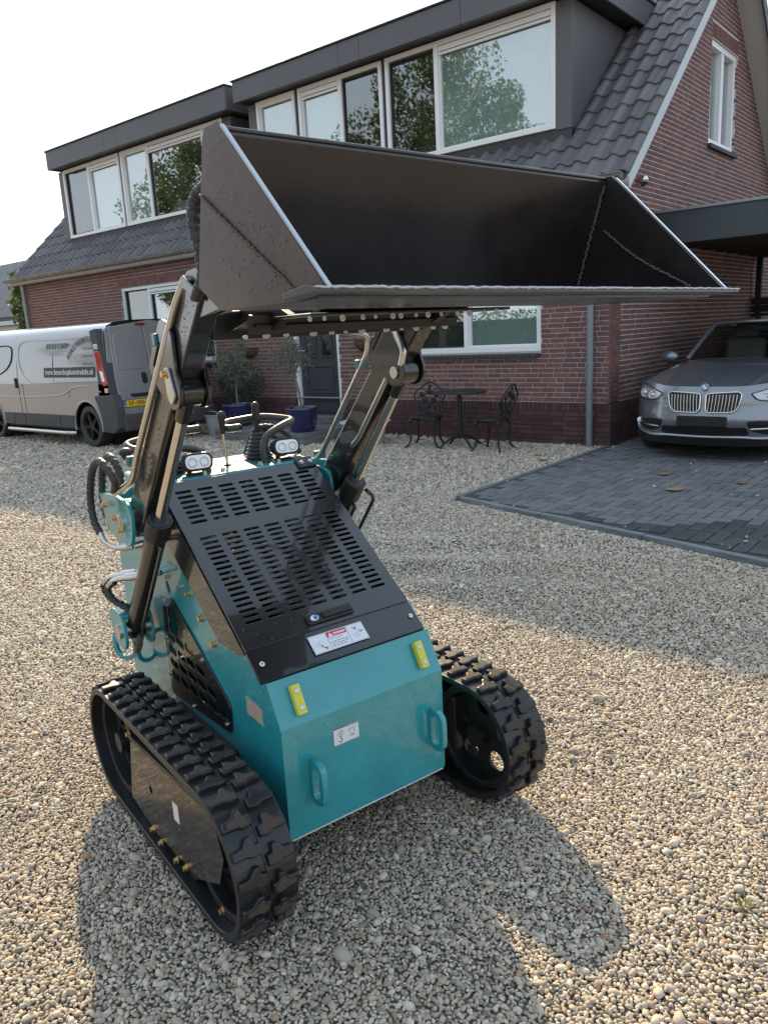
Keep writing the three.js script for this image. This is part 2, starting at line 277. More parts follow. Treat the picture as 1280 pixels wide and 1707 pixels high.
// ---- driveway of dark concrete pavers with a pale edging
function splitPieces(parent, name, list, geos, mats, colors, base, limit = 300) {  // list: {m, g, c, s}; the ones that show largest become parts
  list.sort((a, b) => b.s - a.s);
  list.slice(0, limit).forEach((p) => { const o = new THREE.Mesh(geos[p.g], mats[p.c]); o.name = name; o.castShadow = o.receiveShadow = true; o.matrix.copy(p.m); if (OFF.has(parent)) { const f = OFF.get(parent); o.matrix.premultiply(new THREE.Matrix4().makeTranslation(-f.x, -f.y, -f.z)); } o.matrix.decompose(o.position, o.quaternion, o.scale); parent.add(o); });
  const rest = list.slice(limit); geos.forEach((g, k) => { const r = rest.filter((p) => p.g === k); if (r.length) copies(name + 's', g, base, r.map((p) => p.m), parent, r.map((p) => colors[p.c])); });
}
const camInv = camera.matrixWorld.clone().invert();
function size2d(x, y, z) {                                                  // how large a piece shows: nearness, if inside the frame
  const t = V(x, y, z).applyMatrix4(camInv), k = Math.tan(33.555 * rad); if (t.z > -0.2) return -1;
  const u = t.x / -t.z / (k * 0.75), v = t.y / -t.z / k; if (Math.abs(u) > 1.02 || Math.abs(v) > 1.02) return -1;
  const inside = (poly) => { let c = false; for (let i = 0, j = poly.length - 1; i < poly.length; j = i++) if ((poly[i][1] > v) !== (poly[j][1] > v) && u < (poly[j][0] - poly[i][0]) * (v - poly[i][1]) / (poly[j][1] - poly[i][1]) + poly[i][0]) c = !c; return c; };
  if (inside([[-0.46, 0.75], [0.58, 0.65], [0.9, 0.43], [-0.2, 0.4], [-0.47, 0.43]])) return -0.5;   // behind the bucket
  return 1 / t.length();
}
{
  const drive = P('driveway', extrude(shapeOf([[-4.0, 5.86], [2.4, 4.23], [2.4, 16], [-4.0, 16]].map(([x, y]) => [x, y])), 0.02).rotateX(-Math.PI / 2).translate(0, -0.002, 0), mat(0.05, 0.048, 0.046, 0.95), scene, { kind: 'structure', label: 'parking bay of dark grey pavers under and before the carport' });
  const geo = [new RoundedBoxGeometry(0.2022, 0.06, 0.0972, 1, 0.006), new RoundedBoxGeometry(0.0972, 0.06, 0.2022, 1, 0.006), new RoundedBoxGeometry(0.0972, 0.06, 0.0972, 1, 0.006)];
  const dry = [0.125, 0.138, 0.112, 0.15, 0.132, 0.104].map((v) => C(v, v * 1.0, v * 1.03)), wet = [0.06, 0.068, 0.052].map((v) => C(v, v, v * 1.05));
  const cols = [...dry, ...wet], pb = { bumpMap: fineBump, bumpScale: 0.0012 };
  const mats = cols.map((c, i) => new THREE.MeshStandardMaterial({ color: c, roughness: i < 6 ? 0.72 : 0.3, ...pb })), base = new THREE.MeshStandardMaterial({ color: 0xffffff, roughness: 0.65, ...pb });
  const list = [];
  const U = 0.105, inside = (i, j) => { const x = -3.955 + (i + 0.5) * U, z = -4.3 - (j + 0.5) * U; return x > -3.97 && x < 1.2 && z > -12.4 && z < driveFront(x) - 0.075; };
  const lay = (x, z, g) => {                                                // herringbone of 21 by 10.5 cm stones
    const w = nB[(Math.floor((x + 5) * 46) % 512) + 512 * (Math.floor((z + 20) * 60) % 512)] + 0.1 * (x + 2.2) + (z > -6.4 ? 0.03 : 0) + (z < -8.5 ? -0.05 : 0), isWet = w > 0.6;
    q1.setFromEuler(new THREE.Euler(rr(-0.006, 0.006), rr(-0.01, 0.01), rr(-0.006, 0.006)));
    list.push({ m: MX([x + rr(-0.001, 0.001), rr(-0.0025, 0.0025), z], q1.clone()), g, c: isWet ? 6 + Math.floor(rnd() * 3) : Math.floor(rnd() * 6), s: size2d(x, 0.03, z) });
  };
  for (let i = 0; i < 49; i++) for (let j = 0; j < 78; j++) {
    const c = (((i - j) % 4) + 4) % 4, at = (a, b) => [-3.955 + (a + 0.5) * U, -4.3 - (b + 0.5) * U]; if (c === 1 || c === 2) continue;
    const [k, l] = c === 0 ? [i + 1, j] : [i, j + 1], p = inside(i, j), r = inside(k, l), A = at(i, j), Bq = at(k, l);
    if (p && r) lay((A[0] + Bq[0]) / 2, (A[1] + Bq[1]) / 2, c === 0 ? 0 : 1); else if (p) lay(...A, 2); else if (r) lay(...Bq, 2);
  }
  splitPieces(drive, 'paver', list, geo, mats, cols, base);
  const kerb = thing('kerb', 'thin pale concrete edging strip between the gravel and the pavers', 'edging', [-3.99, 0, -5.84]); kerb.userData.kind = 'structure'; delete kerb.userData.category;
  const km = mat(0.27, 0.29, 0.3, 0.85, 0, { map: grime }), dir = Math.atan2(-0.2553, 1);
  for (let k = 0; k < 7; k++) P('kerb_stone', rb(0.99, 0.12, 0.06, 0, 0, 0, 0.008).rotateY(dir).translate(0.48 + k * 0.969, -0.026 + rr(-0.004, 0.004), 0.1225 + k * 0.2474 + rr(-0.004, 0.004)), km, kerb);
  for (let k = 0; k < 4; k++) P('kerb_stone', rb(0.06, 0.12, 0.82, -0.04, -0.03, -0.42 - k * 0.83, 0.008), mat(0.12, 0.125, 0.13, 0.85), kerb);
}

// ---------------------------------------------------------------- the brick house
const FZ = -9.19, GX = -4.015, LX = -18.5;                                  // facade plane, gable plane, far corner
const house = worldThing('brick_house', 'two-storey dark brick house with grey tiled roof and two wide flat-roofed dormers', 'house', [GX, 0, FZ]);
const COURSE = 0.0625, JOINT = 0.0105;
const brickTones = [[0.2077, 0.0919, 0.0767], [0.1932, 0.0864, 0.0741], [0.222, 0.1012, 0.0827], [0.174, 0.0845, 0.0749], [0.2028, 0.1012, 0.0888], [0.1624, 0.0788, 0.0697], [0.2124, 0.09, 0.0732], [0.1836, 0.0909, 0.0835], [0.1547, 0.0825, 0.0759], [0.2413, 0.1115, 0.0905]].map((c) => C(...c));
const darkTones = [[0.1105, 0.0468, 0.0442], [0.091, 0.039, 0.039], [0.1235, 0.0546, 0.0494], [0.078, 0.039, 0.039]].map((c) => C(...c));
const brickOpt = { roughness: 0.9, bumpMap: fineBump, bumpScale: 0.003 };
const brickMats = brickTones.map((color) => new THREE.MeshStandardMaterial({ color, ...brickOpt })), darkMats = darkTones.map((color) => new THREE.MeshStandardMaterial({ color, ...brickOpt }));
const brickBase = new THREE.MeshStandardMaterial({ color: 0xffffff, ...brickOpt });
const brickGeo = [0, 1, 2].map(() => { const g = new THREE.BoxGeometry(1, 1, 1, 3, 1, 1), p = g.attributes.position, jig = {}; for (let i = 0; i < p.count; i++) { const k = [p.getX(i), p.getY(i), p.getZ(i)].map((v) => v.toFixed(2)).join(); jig[k] = jig[k] || [rr(-0.008, 0.008), rr(-0.045, 0.045), rr(-0.014, 0.014)]; p.setXYZ(i, p.getX(i) + jig[k][0], p.getY(i) + jig[k][1], p.getZ(i) + jig[k][2]); } g.computeVertexNormals(); return g; });
function sillBrick() { return sillBrick.g || (sillBrick.g = new RoundedBoxGeometry(0.099, 0.052, 0.16, 1, 0.005)); }
const sillMat = mat(0.07, 0.068, 0.07, 0.75, 0, brickOpt);
// one wall of courses: at(u, v) gives the point, q turns a brick so that its length runs along u and its face looks out
function courses(list, u0, u1, v0, v1, holes, at, q, tones, pitch = COURSE, clip, wild = true, zoff = 0) {
  let row = 0; for (let v = v0; v < v1 - 0.01; v += pitch, row++) {
    let u = u0 - rr(0, 0.11);
    while (u < u1) {
      const L = wild && rnd() < 0.27 ? 0.1 : 0.21, jl = JOINT * rr(0.85, 1.2); let a = Math.max(u, u0), b = Math.min(u + L, u1); u += L + jl;
      const va = v + JOINT / 2, vb = v + pitch - JOINT / 2, segs = [[a, b]];
      for (const [h0, h1, k0, k1] of holes) if (vb > k0 + 0.02 && va < k1 - 0.02) for (let s = segs.length - 1; s >= 0; s--) { const [p, r] = segs[s]; if (r > h0 && p < h1) { segs.splice(s, 1); if (p < h0) segs.push([p, h0]); if (r > h1) segs.push([h1, r]); } }
      for (const [p, r] of segs) { if (r - p < 0.03) continue; if (clip && !clip((p + r) / 2, vb)) continue; const c = at((p + r) / 2, (va + vb) / 2); list.push({ m: MX(c, q, V(r - p, vb - va, 0.05 + zoff + rr(-0.0012, 0.0012))), g: Math.floor(rnd() * 3), c: Math.floor(rnd() * tones), s: size2d(...c) }); }
    }
  }
}
const qF = new THREE.Quaternion(), qG = new THREE.Quaternion().setFromAxisAngle(V(0, 1, 0), Math.PI / 2);
const LINTEL = 0.13;
const LW = [-14.466, -11.6, 1.21, 2.685], RW = [-7.04, -4.963, 1.213, 2.685], DOOR = [-9.57, -8.53, 0.28, 2.48], GW = [-13.71, -12.49, 4.0, 5.385];
const slope = Math.atan(0.94), sS = Math.sin(slope), cS = Math.cos(slope), EZ = -9.02, EY = 3.2;
const roofY = (z) => EY + (EZ - z) * 0.94, RIDGE = -12.9;
{
  // cores: mortar colour, with openings
  const hole = ([a, b, c, d]) => { const p = new THREE.Path(); p.moveTo(a, c); p.lineTo(b, c); p.lineTo(b, d); p.lineTo(a, d); p.closePath(); return p; };
  const front = P('front_wall', [xy([[LX, 0.55], [GX - 0.03, 0.55], [GX - 0.03, 3.3], [LX, 3.3]], FZ - 0.3, FZ - 0.006, 0, 0, [hole([LW[0], LW[1], LW[2], LW[3]]), hole(RW), hole([DOOR[0], DOOR[1], 0.56, DOOR[3]])])], M.mortar, house);
  const gpts = [[-16.75, 0.55], [-9.484, 0.55], [-9.484, 3.58], [RIDGE, 6.8], [-16.75, 3.2]];
  const gable = P('gable_wall', [zy(gpts, GX - 0.3, GX - 0.005, 0, 0, [hole(GW)])], M.mortarLight, house);
  const plinth = P('plinth', [bb(LX, DOOR[0], 0, 0.549, FZ - 0.3, FZ + 0.004), bb(DOOR[1], GX + 0.01, 0, 0.549, FZ - 0.3, FZ + 0.004), bb(GX - 0.3, GX + 0.008, 0, 0.548, -16.75, FZ - 0.3)], M.mortarDark, house);
  P('back_wall', [bb(LX, GX - 0.31, 0, 3.2, -16.75, -16.5), bb(LX, LX + 0.25, 0, 3.2, -16.49, FZ - 0.31)], brickMats[3], house);
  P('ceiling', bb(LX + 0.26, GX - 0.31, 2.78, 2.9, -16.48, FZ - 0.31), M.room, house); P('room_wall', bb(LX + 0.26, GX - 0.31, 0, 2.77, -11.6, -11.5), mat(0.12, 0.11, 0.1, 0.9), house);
  const fl = [], gl = [], pl = [];
  courses(fl, LX, GX, 0.555, 3.2, [[LW[0], LW[1], LW[2] - 0.07, LW[3] + LINTEL], [RW[0], RW[1], RW[2] - 0.07, RW[3] + LINTEL], DOOR], (u, v) => [u, v, FZ - 0.027], qF, 10);
  courses(gl, -16.74, -9.192, 0.555, 6.7, [[GW[0], GW[1], GW[2] - 0.06, GW[3] + 0.21]], (u, v) => [GX - 0.027, v, u], qG, 10, COURSE, (u, v) => v < (u > RIDGE ? roofY(u) : roofY(2 * RIDGE - u)) - 0.02);
  courses(pl, LX, DOOR[0] - 0.01, 0.0, 0.44, [], (u, v) => [u, v, FZ - 0.014], qF, 4, COURSE, null, false); courses(pl, DOOR[1] + 0.01, GX + 0.013, 0.0, 0.44, [], (u, v) => [u, v, FZ - 0.014], qF, 4, COURSE, null, false);
  courses(pl, -16.74, -9.19, 0.0, 0.44, [], (u, v) => [GX - 0.013, v, u], qG, 4, COURSE, null, false);
  const qUp = new THREE.Quaternion().setFromAxisAngle(V(0, 0, 1), Math.PI / 2), qUpG = qG.clone().multiply(qUp);
  const soldier = (list, u0, u1, v, len, at, q, tones, w = 0.0525) => { for (let u = u0; u < u1 - 0.02; u += w + 0.0095) { const c = at(u + w / 2, v + len / 2); list.push({ m: MX(c, q, V(len, w, 0.051 + rr(-0.002, 0.002))), g: Math.floor(rnd() * 3), c: Math.floor(rnd() * tones), s: size2d(...c) }); } };
  soldier(pl, LX, DOOR[0] - 0.03, 0.445, 0.1, (u, v) => [u, v, FZ - 0.014], qUp, 4); soldier(pl, DOOR[1] + 0.02, GX + 0.01, 0.445, 0.1, (u, v) => [u, v, FZ - 0.014], qUp, 4); soldier(pl, -16.7, -9.2, 0.445, 0.1, (u, v) => [GX - 0.013, v, u], qUpG, 4);
  soldier(fl, LW[0] - 0.05, LW[1], LW[3] + 0.005, LINTEL - 0.01, (u, v) => [u, v, FZ - 0.027], qUp, 10); soldier(fl, RW[0] - 0.05, RW[1] + 0.03, RW[3] + 0.005, LINTEL - 0.01, (u, v) => [u, v, FZ - 0.027], qUp, 10);
  soldier(gl, GW[0] - 0.02, GW[1] + 0.02, GW[3] + 0.012, 0.195, (u, v) => [GX - 0.027, v, u], qUpG, 10, 0.05);
  splitPieces(front, 'brick', fl, brickGeo, brickMats, brickTones, brickBase, 170); splitPieces(gable, 'brick', gl, brickGeo, brickMats, brickTones, brickBase, 70); splitPieces(plinth, 'brick', pl, brickGeo, darkMats, darkTones, brickBase, 60);
  // sills of slanted dark bricks
  for (const W of [LW, RW]) { const s = P('window_sill', bb(W[0], W[1], W[2] - 0.075, W[2] - 0.03, FZ - 0.12, FZ + 0.02), M.mortarDark, house); for (let u = W[0]; u < W[1] - 0.04; u += 0.0625 * 1.72) { const o = new THREE.Mesh(sillBrick(), sillMat); o.name = 'brick'; o.castShadow = o.receiveShadow = true; o.position.set(u + 0.052, W[2] - 0.045, FZ - 0.02); o.rotation.x = 0.24; s.add(o); } }
  P('window_sill', [zy([[GW[0] - 0.04, GW[2] - 0.012], [GW[0] - 0.04, GW[2] - 0.07], [GW[1] + 0.04, GW[2] - 0.07], [GW[1] + 0.04, GW[2] - 0.012]], GX - 0.1, GX + 0.055, 0.006)], mat(0.045, 0.04, 0.038, 0.7), house);
}

// a window unit: white frame, posts, panes, what hangs behind the glass
function blindGeo(x0, x1, y0, y1, z) { const n = Math.max(4, Math.round((y1 - y0) / 0.026)), rows = []; for (let i = 0; i <= n * 2; i++) { const y = y1 - (y1 - y0) * i / (n * 2), dz = i % 2 ? 0.0018 : 0; rows.push([[x0, y, z + dz], [x1, y, z + dz]]); } const g = grid(rows); return flat(g); }
function flat(g) { g = g.toNonIndexed(); g.computeVertexNormals(); return g; }
function curtainGeo(x0, x1, y0, y1, z, amp = 0.018, wl = 0.09) { const top = [], bot = []; for (let x = x0; x <= x1 + 1e-6; x += 0.012) { const d = amp * Math.sin((x - x0) / wl * 6.28 + Math.sin(x * 7)); top.push([x, y1, z + d]); bot.push([x + 0.004 * Math.sin(x * 30), y0, z + d * 1.3]); } return grid([top, bot]); }
const curtainMat = mat(0.3, 0.31, 0.32, 0.9, 0, { transmission: 0.4, thickness: 0 });
function windowUnit(x0, x1, y0, y1, z, panes, parent = house, fw = 0.062, deep = 0.1) {
  const w = sub('window', parent);
  P('frame', [rbb(x0, x1, y0, y0 + fw, z - deep, z + 0.02), rbb(x0, x1, y1 - fw, y1, z - deep, z + 0.02), rbb(x0, x0 + fw, y0 + fw - 0.004, y1 - fw + 0.004, z - deep, z + 0.018), rbb(x1 - fw, x1, y0 + fw - 0.004, y1 - fw + 0.004, z - deep, z + 0.018)], M.whiteWood, w);
  panes.forEach(([a, b, kind, cassette], i) => {
    a = i ? a : x0 + fw; if (i === panes.length - 1) b = x1 - fw; const t = y1 - fw, s = y0 + fw;
    if (i) P('mullion', rbb(a - 0.036, a + 0.036, s, t, z - deep + 0.004, z + 0.014), M.whiteWood, w);
    const l = a + (i ? 0.036 : 0), r = b - (i < panes.length - 1 ? 0.036 : 0);
    P('sash', [bb(l, r, s, s + 0.022, z - 0.07, z - 0.02), bb(l, r, t - 0.022, t, z - 0.07, z - 0.02), bb(l, l + 0.022, s + 0.022, t - 0.022, z - 0.07, z - 0.02), bb(r - 0.022, r, s + 0.022, t - 0.022, z - 0.07, z - 0.02)], kind === 'dark' || kind === 'curtain' ? M.anthDark : M.whiteWood, w);
    let top = t;
    if (cassette) { top = t - 0.12; P('vent_strip', [rbb(l + 0.004, r - 0.004, t - 0.075, t - 0.012, z - 0.03, z + 0.012), rbb(l + 0.004, r - 0.004, t - 0.118, t - 0.085, z - 0.03, z + 0.004)], M.whiteWood, w); }
    P('pane', bb(l + 0.015, r - 0.015, s + 0.015, top, z - 0.049, z - 0.045), (kind === 'dark' && !cassette) || kind === 'curtain' ? M.glassDark : M.glass, w);
    if (kind === 'blind' || kind === 'pale') P('blind', blindGeo(l, r, s, top + 0.01, z - 0.09), kind === 'pale' ? M.blindLight : M.blind, w);
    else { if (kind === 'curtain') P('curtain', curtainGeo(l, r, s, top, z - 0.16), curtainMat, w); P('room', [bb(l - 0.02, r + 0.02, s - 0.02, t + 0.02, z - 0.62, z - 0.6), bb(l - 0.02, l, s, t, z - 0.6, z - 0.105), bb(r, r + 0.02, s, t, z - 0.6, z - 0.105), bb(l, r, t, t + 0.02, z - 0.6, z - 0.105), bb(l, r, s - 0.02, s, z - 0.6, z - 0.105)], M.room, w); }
  });
  return w;
}
const DZ = -9.65;
windowUnit(-10.485, -9.577, 3.95, 5.385, DZ, [[0, 0, 'blind']]);
windowUnit(-9.497, -7.768, 3.95, 5.385, DZ, [[0, -8.6, 'blind', 1], [-8.6, 0, 'dark']]);
windowUnit(-7.70, -4.987, 3.95, 5.39, DZ, [[0, -6.8, 'dark'], [-6.8, 0, 'blind', 1]]);
windowUnit(-16.844, -14.663, 3.93, 5.335, DZ, [[0, -15.84, 'curtain'], [-15.84, 0, 'pale', 1]]);
windowUnit(-14.598, -11.392, 3.93, 5.335, DZ, [[0, -13.7, 'pale'], [-13.7, -11.96, 'dark', 1], [-11.96, 0, 'dark']]);
windowUnit(LW[0], LW[1], LW[2], LW[3], FZ - 0.05, [[0, -13.54, 'curtain'], [-13.54, -12.0, 'dark', 1], [-12.0, 0, 'dark']]);
windowUnit(RW[0], RW[1], RW[2], RW[3], FZ - 0.045, [[0, -6.14, 'dark'], [-6.14, 0, 'blind', 1]], house, 0.075);
P('blind', blindGeo(-6.95, -6.2, 1.31, 2.6, FZ - 0.19), M.blind, house);
{ // gable window, set back in the wall
  const w = sub('window', house), a = GW[0], b = GW[1], c = GW[2], d = GW[3], X = GX - 0.04, m = (a + b) / 2;
  const z = (z0, z1, y0, y1, x0, x1) => rbb(x0, x1, y0, y1, z0, z1, 0.005);
  P('frame', [z(a, b, c, c + 0.08, X - 0.1, X + 0.012), z(a, b, d - 0.08, d, X - 0.1, X + 0.012), z(a, a + 0.085, c + 0.08, d - 0.08, X - 0.1, X + 0.01), z(b - 0.085, b, c + 0.08, d - 0.08, X - 0.1, X + 0.01)], M.whiteWood, w);
  P('mullion', z(m - 0.06, m + 0.06, c + 0.08, d - 0.08, X - 0.1, X + 0.006), M.whiteWood, w);
  for (const [p, q] of [[a + 0.085, m - 0.06], [m + 0.06, b - 0.085]]) { P('pane', bb(X - 0.07, X - 0.066, c + 0.08, d - 0.08, p, q), M.glass, w); P('curtain', curtainGeo(0, q - p, c + 0.05, d - 0.05, 0, 0.02, 0.1).rotateY(Math.PI / 2).translate(X - 0.14, 0, q), mat(0.6, 0.62, 0.63, 0.9), w); }
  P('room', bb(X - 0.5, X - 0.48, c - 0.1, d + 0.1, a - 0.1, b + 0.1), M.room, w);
}
// dormers
function dormer(x0, x1, wx0, wx1, yb, yt, fx0, fx1, joints, label) {
  const d = sub('dormer', house, { label });
  P('cheek', bb(x0, x0 + 0.1, 3.3, yt, -13.0, DZ - 0.02), M.anth, d); P('cheek', bb(x1 - 0.1, x1, 3.3, yt, -13.0, DZ - 0.02), M.anth, d);
  P('corner_board', [rbb(x0 - 0.012, wx0, yb - 0.02, yt, DZ - 0.1, DZ + 0.004, 0.004), rbb(wx1, x1 + 0.012, yb - 0.02, yt, DZ - 0.1, DZ + 0.004, 0.004)], M.anth, d);
  P('sill_board', [rbb(x0 - 0.005, x1 + 0.005, yb - 0.26, yb - 0.004, DZ - 0.12, DZ - 0.012, 0.004), bb(x0, x1, yb - 0.5, yb - 0.2, DZ - 0.1, DZ - 0.05)], M.anthDark, d);
  P('panel', bb(x0 + 0.1, x1 - 0.1, yb - 0.2, yt, DZ - 0.75, DZ - 0.7), M.anthDark, d);
  P('head_board', bb(wx0, wx1, yt - 0.001, yt + 0.08, DZ - 0.1, DZ - 0.006), M.anthDark, d);
  P('soffit', bb(fx0 + 0.03, fx1 - 0.03, yt + 0.035, yt + 0.06, -13.2, DZ + 0.25), M.anthDark, d);
  P('roof', [bb(fx0 + 0.02, fx1 - 0.02, 5.62, 5.69, -13.2, DZ + 0.25)], M.anthDark, d);
  let p = fx0; for (const j of [...joints, fx1]) { P('fascia_panel', rbb(p + 0.003, j - 0.003, yt + 0.01, 5.70, DZ + 0.2, DZ + 0.275, 0.004), M.anth, d); p = j; }
  P('fascia_panel', rbb(fx1 - 0.035, fx1, yt + 0.01, 5.70, -13.2, DZ + 0.194, 0.004), M.anth, d); P('fascia_panel', rbb(fx0, fx0 + 0.035, yt + 0.01, 5.70, -13.2, DZ + 0.194, 0.004), M.anth, d);
  P('edge_trim', [rbb(fx0 - 0.02, fx1 + 0.02, 5.702, 5.726, DZ + 0.18, DZ + 0.3, 0.003), rbb(fx1 - 0.06, fx1 + 0.02, 5.702, 5.726, -13.2, DZ + 0.178, 0.003)], M.satin, d);
}
dormer(-10.68, -4.78, -10.49, -4.98, 3.95, 5.375, -10.74, -4.52, [-8.35, -7.95, -6.2, -5.1], 'wider dormer on the right, joined from dark grey panels');
dormer(-17.02, -11.18, -16.85, -11.385, 3.93, 5.33, -16.98, -10.93, [-14.7, -14.25], 'dormer at the far left end of the roof');
P('panel', [bb(-14.66, -14.6, 3.9, 5.38, DZ - 0.1, DZ - 0.01), bb(-9.576, -9.498, 3.9, 5.38, DZ - 0.1, DZ - 0.01), bb(-7.767, -7.701, 3.9, 5.38, DZ - 0.1, DZ - 0.01)], M.anthDark, house);
// roof: slabs, tiles, verge, gutter
{
  const roof = P('roof', [
    zy([[EZ, EY - 0.03], [EZ + 0.02, EY - 0.13], [RIDGE, roofY(RIDGE) - 0.16], [RIDGE, roofY(RIDGE) - 0.03]], LX - 0.28, GX + 0.26),
    zy([[RIDGE, roofY(RIDGE) - 0.03], [RIDGE, roofY(RIDGE) - 0.16], [2 * RIDGE - EZ, EY - 0.13], [2 * RIDGE - EZ, EY - 0.03]], LX - 0.28, GX + 0.34)], M.greige, house);
  P('ridge', cyl([LX - 0.28, roofY(RIDGE) + 0.02, RIDGE], [GX + 0.26, roofY(RIDGE) + 0.02, RIDGE], 0.12, 0.12, 12), M.anthDark, house);
  const Wt = 0.222, Gt = 0.345, tp = [];                                     // pantile: flat pan with a round roll, thick front edge
  for (let i = 0; i <= 14; i++) { const u = i / 14, x = u * (Wt + 0.03); let h = 0.004 + 0.012 * Math.pow(Math.max(0, 1 - u * 2.6), 2); if (u > 0.42) h += 0.047 * Math.sin(Math.min(1, (u - 0.42) / 0.58) * Math.PI) ** 0.85; tp.push([x, h]); }
  const Lt = Gt + 0.06, rows = [tp.map(([x, h]) => [x, h - 0.006, 0.018]), tp.map(([x, h]) => [x, h - 0.022, 0.0]), tp.map(([x, h]) => [x, h - 0.0, 0.0]), tp.map(([x, h]) => [x, h + 0.004, -0.008]), tp.map(([x, h]) => [x, h - 0.026, -Lt])].map((r) => r.map(([x, h, z]) => [x, h + 0.026, z]));
  const tg = flat(grid(rows.slice(1, 3))), ts = grid(rows.slice(2)), tside = flat(grid([rows[2].map((p) => p), rows[4]].map((r) => [r[14], [r[14][0], r[14][1] - 0.03, r[14][2]]])));
  const tile = G([tg, ts, tside]), tones = [[0.1102, 0.1007, 0.1031], [0.1294, 0.1187, 0.1201], [0.097, 0.0883, 0.0914], [0.147, 0.1352, 0.1332], [0.1205, 0.1076, 0.1044]].map((c) => C(...c));
  const tm = { roughness: 0.52, bumpMap: fineBump, bumpScale: 0.0015 }, tmats = tones.map((color) => new THREE.MeshStandardMaterial({ color, ...tm, side: THREE.DoubleSide })), base = new THREE.MeshStandardMaterial({ color: 0xffffff, ...tm, side: THREE.DoubleSide });
  const list = [], qs = new THREE.Quaternion().setFromAxisAngle(V(1, 0, 0), slope), qq = new THREE.Quaternion(), nCol = 67;
  for (let c = 0; c < nCol; c++) for (let r = 0; r < 15; r++) {
    const x = GX + 0.245 - (c + 1) * Wt, s = r * Gt - 0.05, z = EZ - s * cS, y = EY + s * sS - 0.02;
    const xm = x + Wt / 2; if (z < DZ + 0.02 && ((xm > -10.62 && xm < -4.84) || (xm > -16.95 && xm < -11.2))) continue; if (z < RIDGE + 0.1) continue;
    qq.copy(qs).multiply(q1.setFromEuler(new THREE.Euler(rr(-0.008, 0.008), rr(-0.008, 0.008), rr(-0.01, 0.01))));
    list.push({ m: MX([x, y, z], qq.clone()), g: 0, c: Math.floor(rnd() * 5), s: size2d(xm, y, z) });
  }
  splitPieces(roof, 'tile', list, [tile], tmats, tones, base, 300);
  const vb = (x0, x1, t, b) => zy([[EZ + 0.06, EY - 0.075 - t], [RIDGE, roofY(RIDGE) - t + 0.0], [RIDGE, roofY(RIDGE) - b], [EZ + 0.02, EY - b - 0.03]], x0, x1, 0.003);
  P('verge_board', [vb(GX + 0.262, GX + 0.285, 0.0, 0.17)], mat(0.5, 0.52, 0.53, 0.5), house);
  P('verge_board', [zy([[RIDGE, roofY(RIDGE)], [RIDGE, roofY(RIDGE) - 0.24], [2 * RIDGE - EZ, EY - 0.24], [2 * RIDGE - EZ, EY]], GX + 0.342, GX + 0.365, 0.003)], M.anthDark, house);
  P('eaves_board', bb(LX - 0.2, GX + 0.25, EY - 0.16, EY - 0.03, EZ - 0.02, EZ + 0.01), M.zincGrey, house);
  const gp = (r, a0, a1, n) => Array.from({ length: n + 1 }, (_, i) => { const a = a0 + (a1 - a0) * i / n; return [Math.cos(a) * r, Math.sin(a) * r]; });
  const gut = []; for (let k = 0; k < 15; k++) { const x1 = GX + 0.22 - k * 1.0, x0 = Math.max(LX - 0.3, x1 - 0.985); const ring = (x, r) => gp(r, Math.PI, 2 * Math.PI, 10).map(([z, y]) => [x, EY - 0.035 + y * 0.95, EZ + 0.075 + z]); gut.push(grid([ring(x0, 0.07), ring(x1, 0.07)]), grid([ring(x0, 0.064), ring(x1, 0.064)]), cyl([x0, EY - 0.033, EZ + 0.148], [x1, EY - 0.033, EZ + 0.148], 0.009, 0.009, 8), bb(x1 - 0.012, x1, EY - 0.1, EY - 0.03, EZ + 0.02, EZ + 0.14)); }
  P('gutter', gut, new THREE.MeshPhysicalMaterial({ color: C(0.33, 0.33, 0.32), roughness: 0.5, metalness: 0.3, side: THREE.DoubleSide, map: grime }), house);
  const pipe = (x, z, yt, m) => { const d = P('downpipe', [cyl([x, 0.0, z], [x, yt, z], 0.042, 0.042, 20)], m, house); for (const y of [0.42, 0.9 + 0.12, 2.0]) P('pipe_bracket', [cyl([x, y - 0.035, z], [x, y - 0.015, z], 0.05), cyl([x, y + 0.015, z], [x, y + 0.035, z], 0.05), cyl([x, y - 0.008, z], [x, y + 0.008, z], 0.047), bx(0.02, 0.02, 0.06, x + 0.035, y, z - 0.03)], m, d).position.set(0, 0, 0); };
  pipe(-4.25, FZ + 0.075, 3.12, M.pipeGrey); pipe(-18.36, FZ + 0.075, 3.12, M.zincGrey);
}
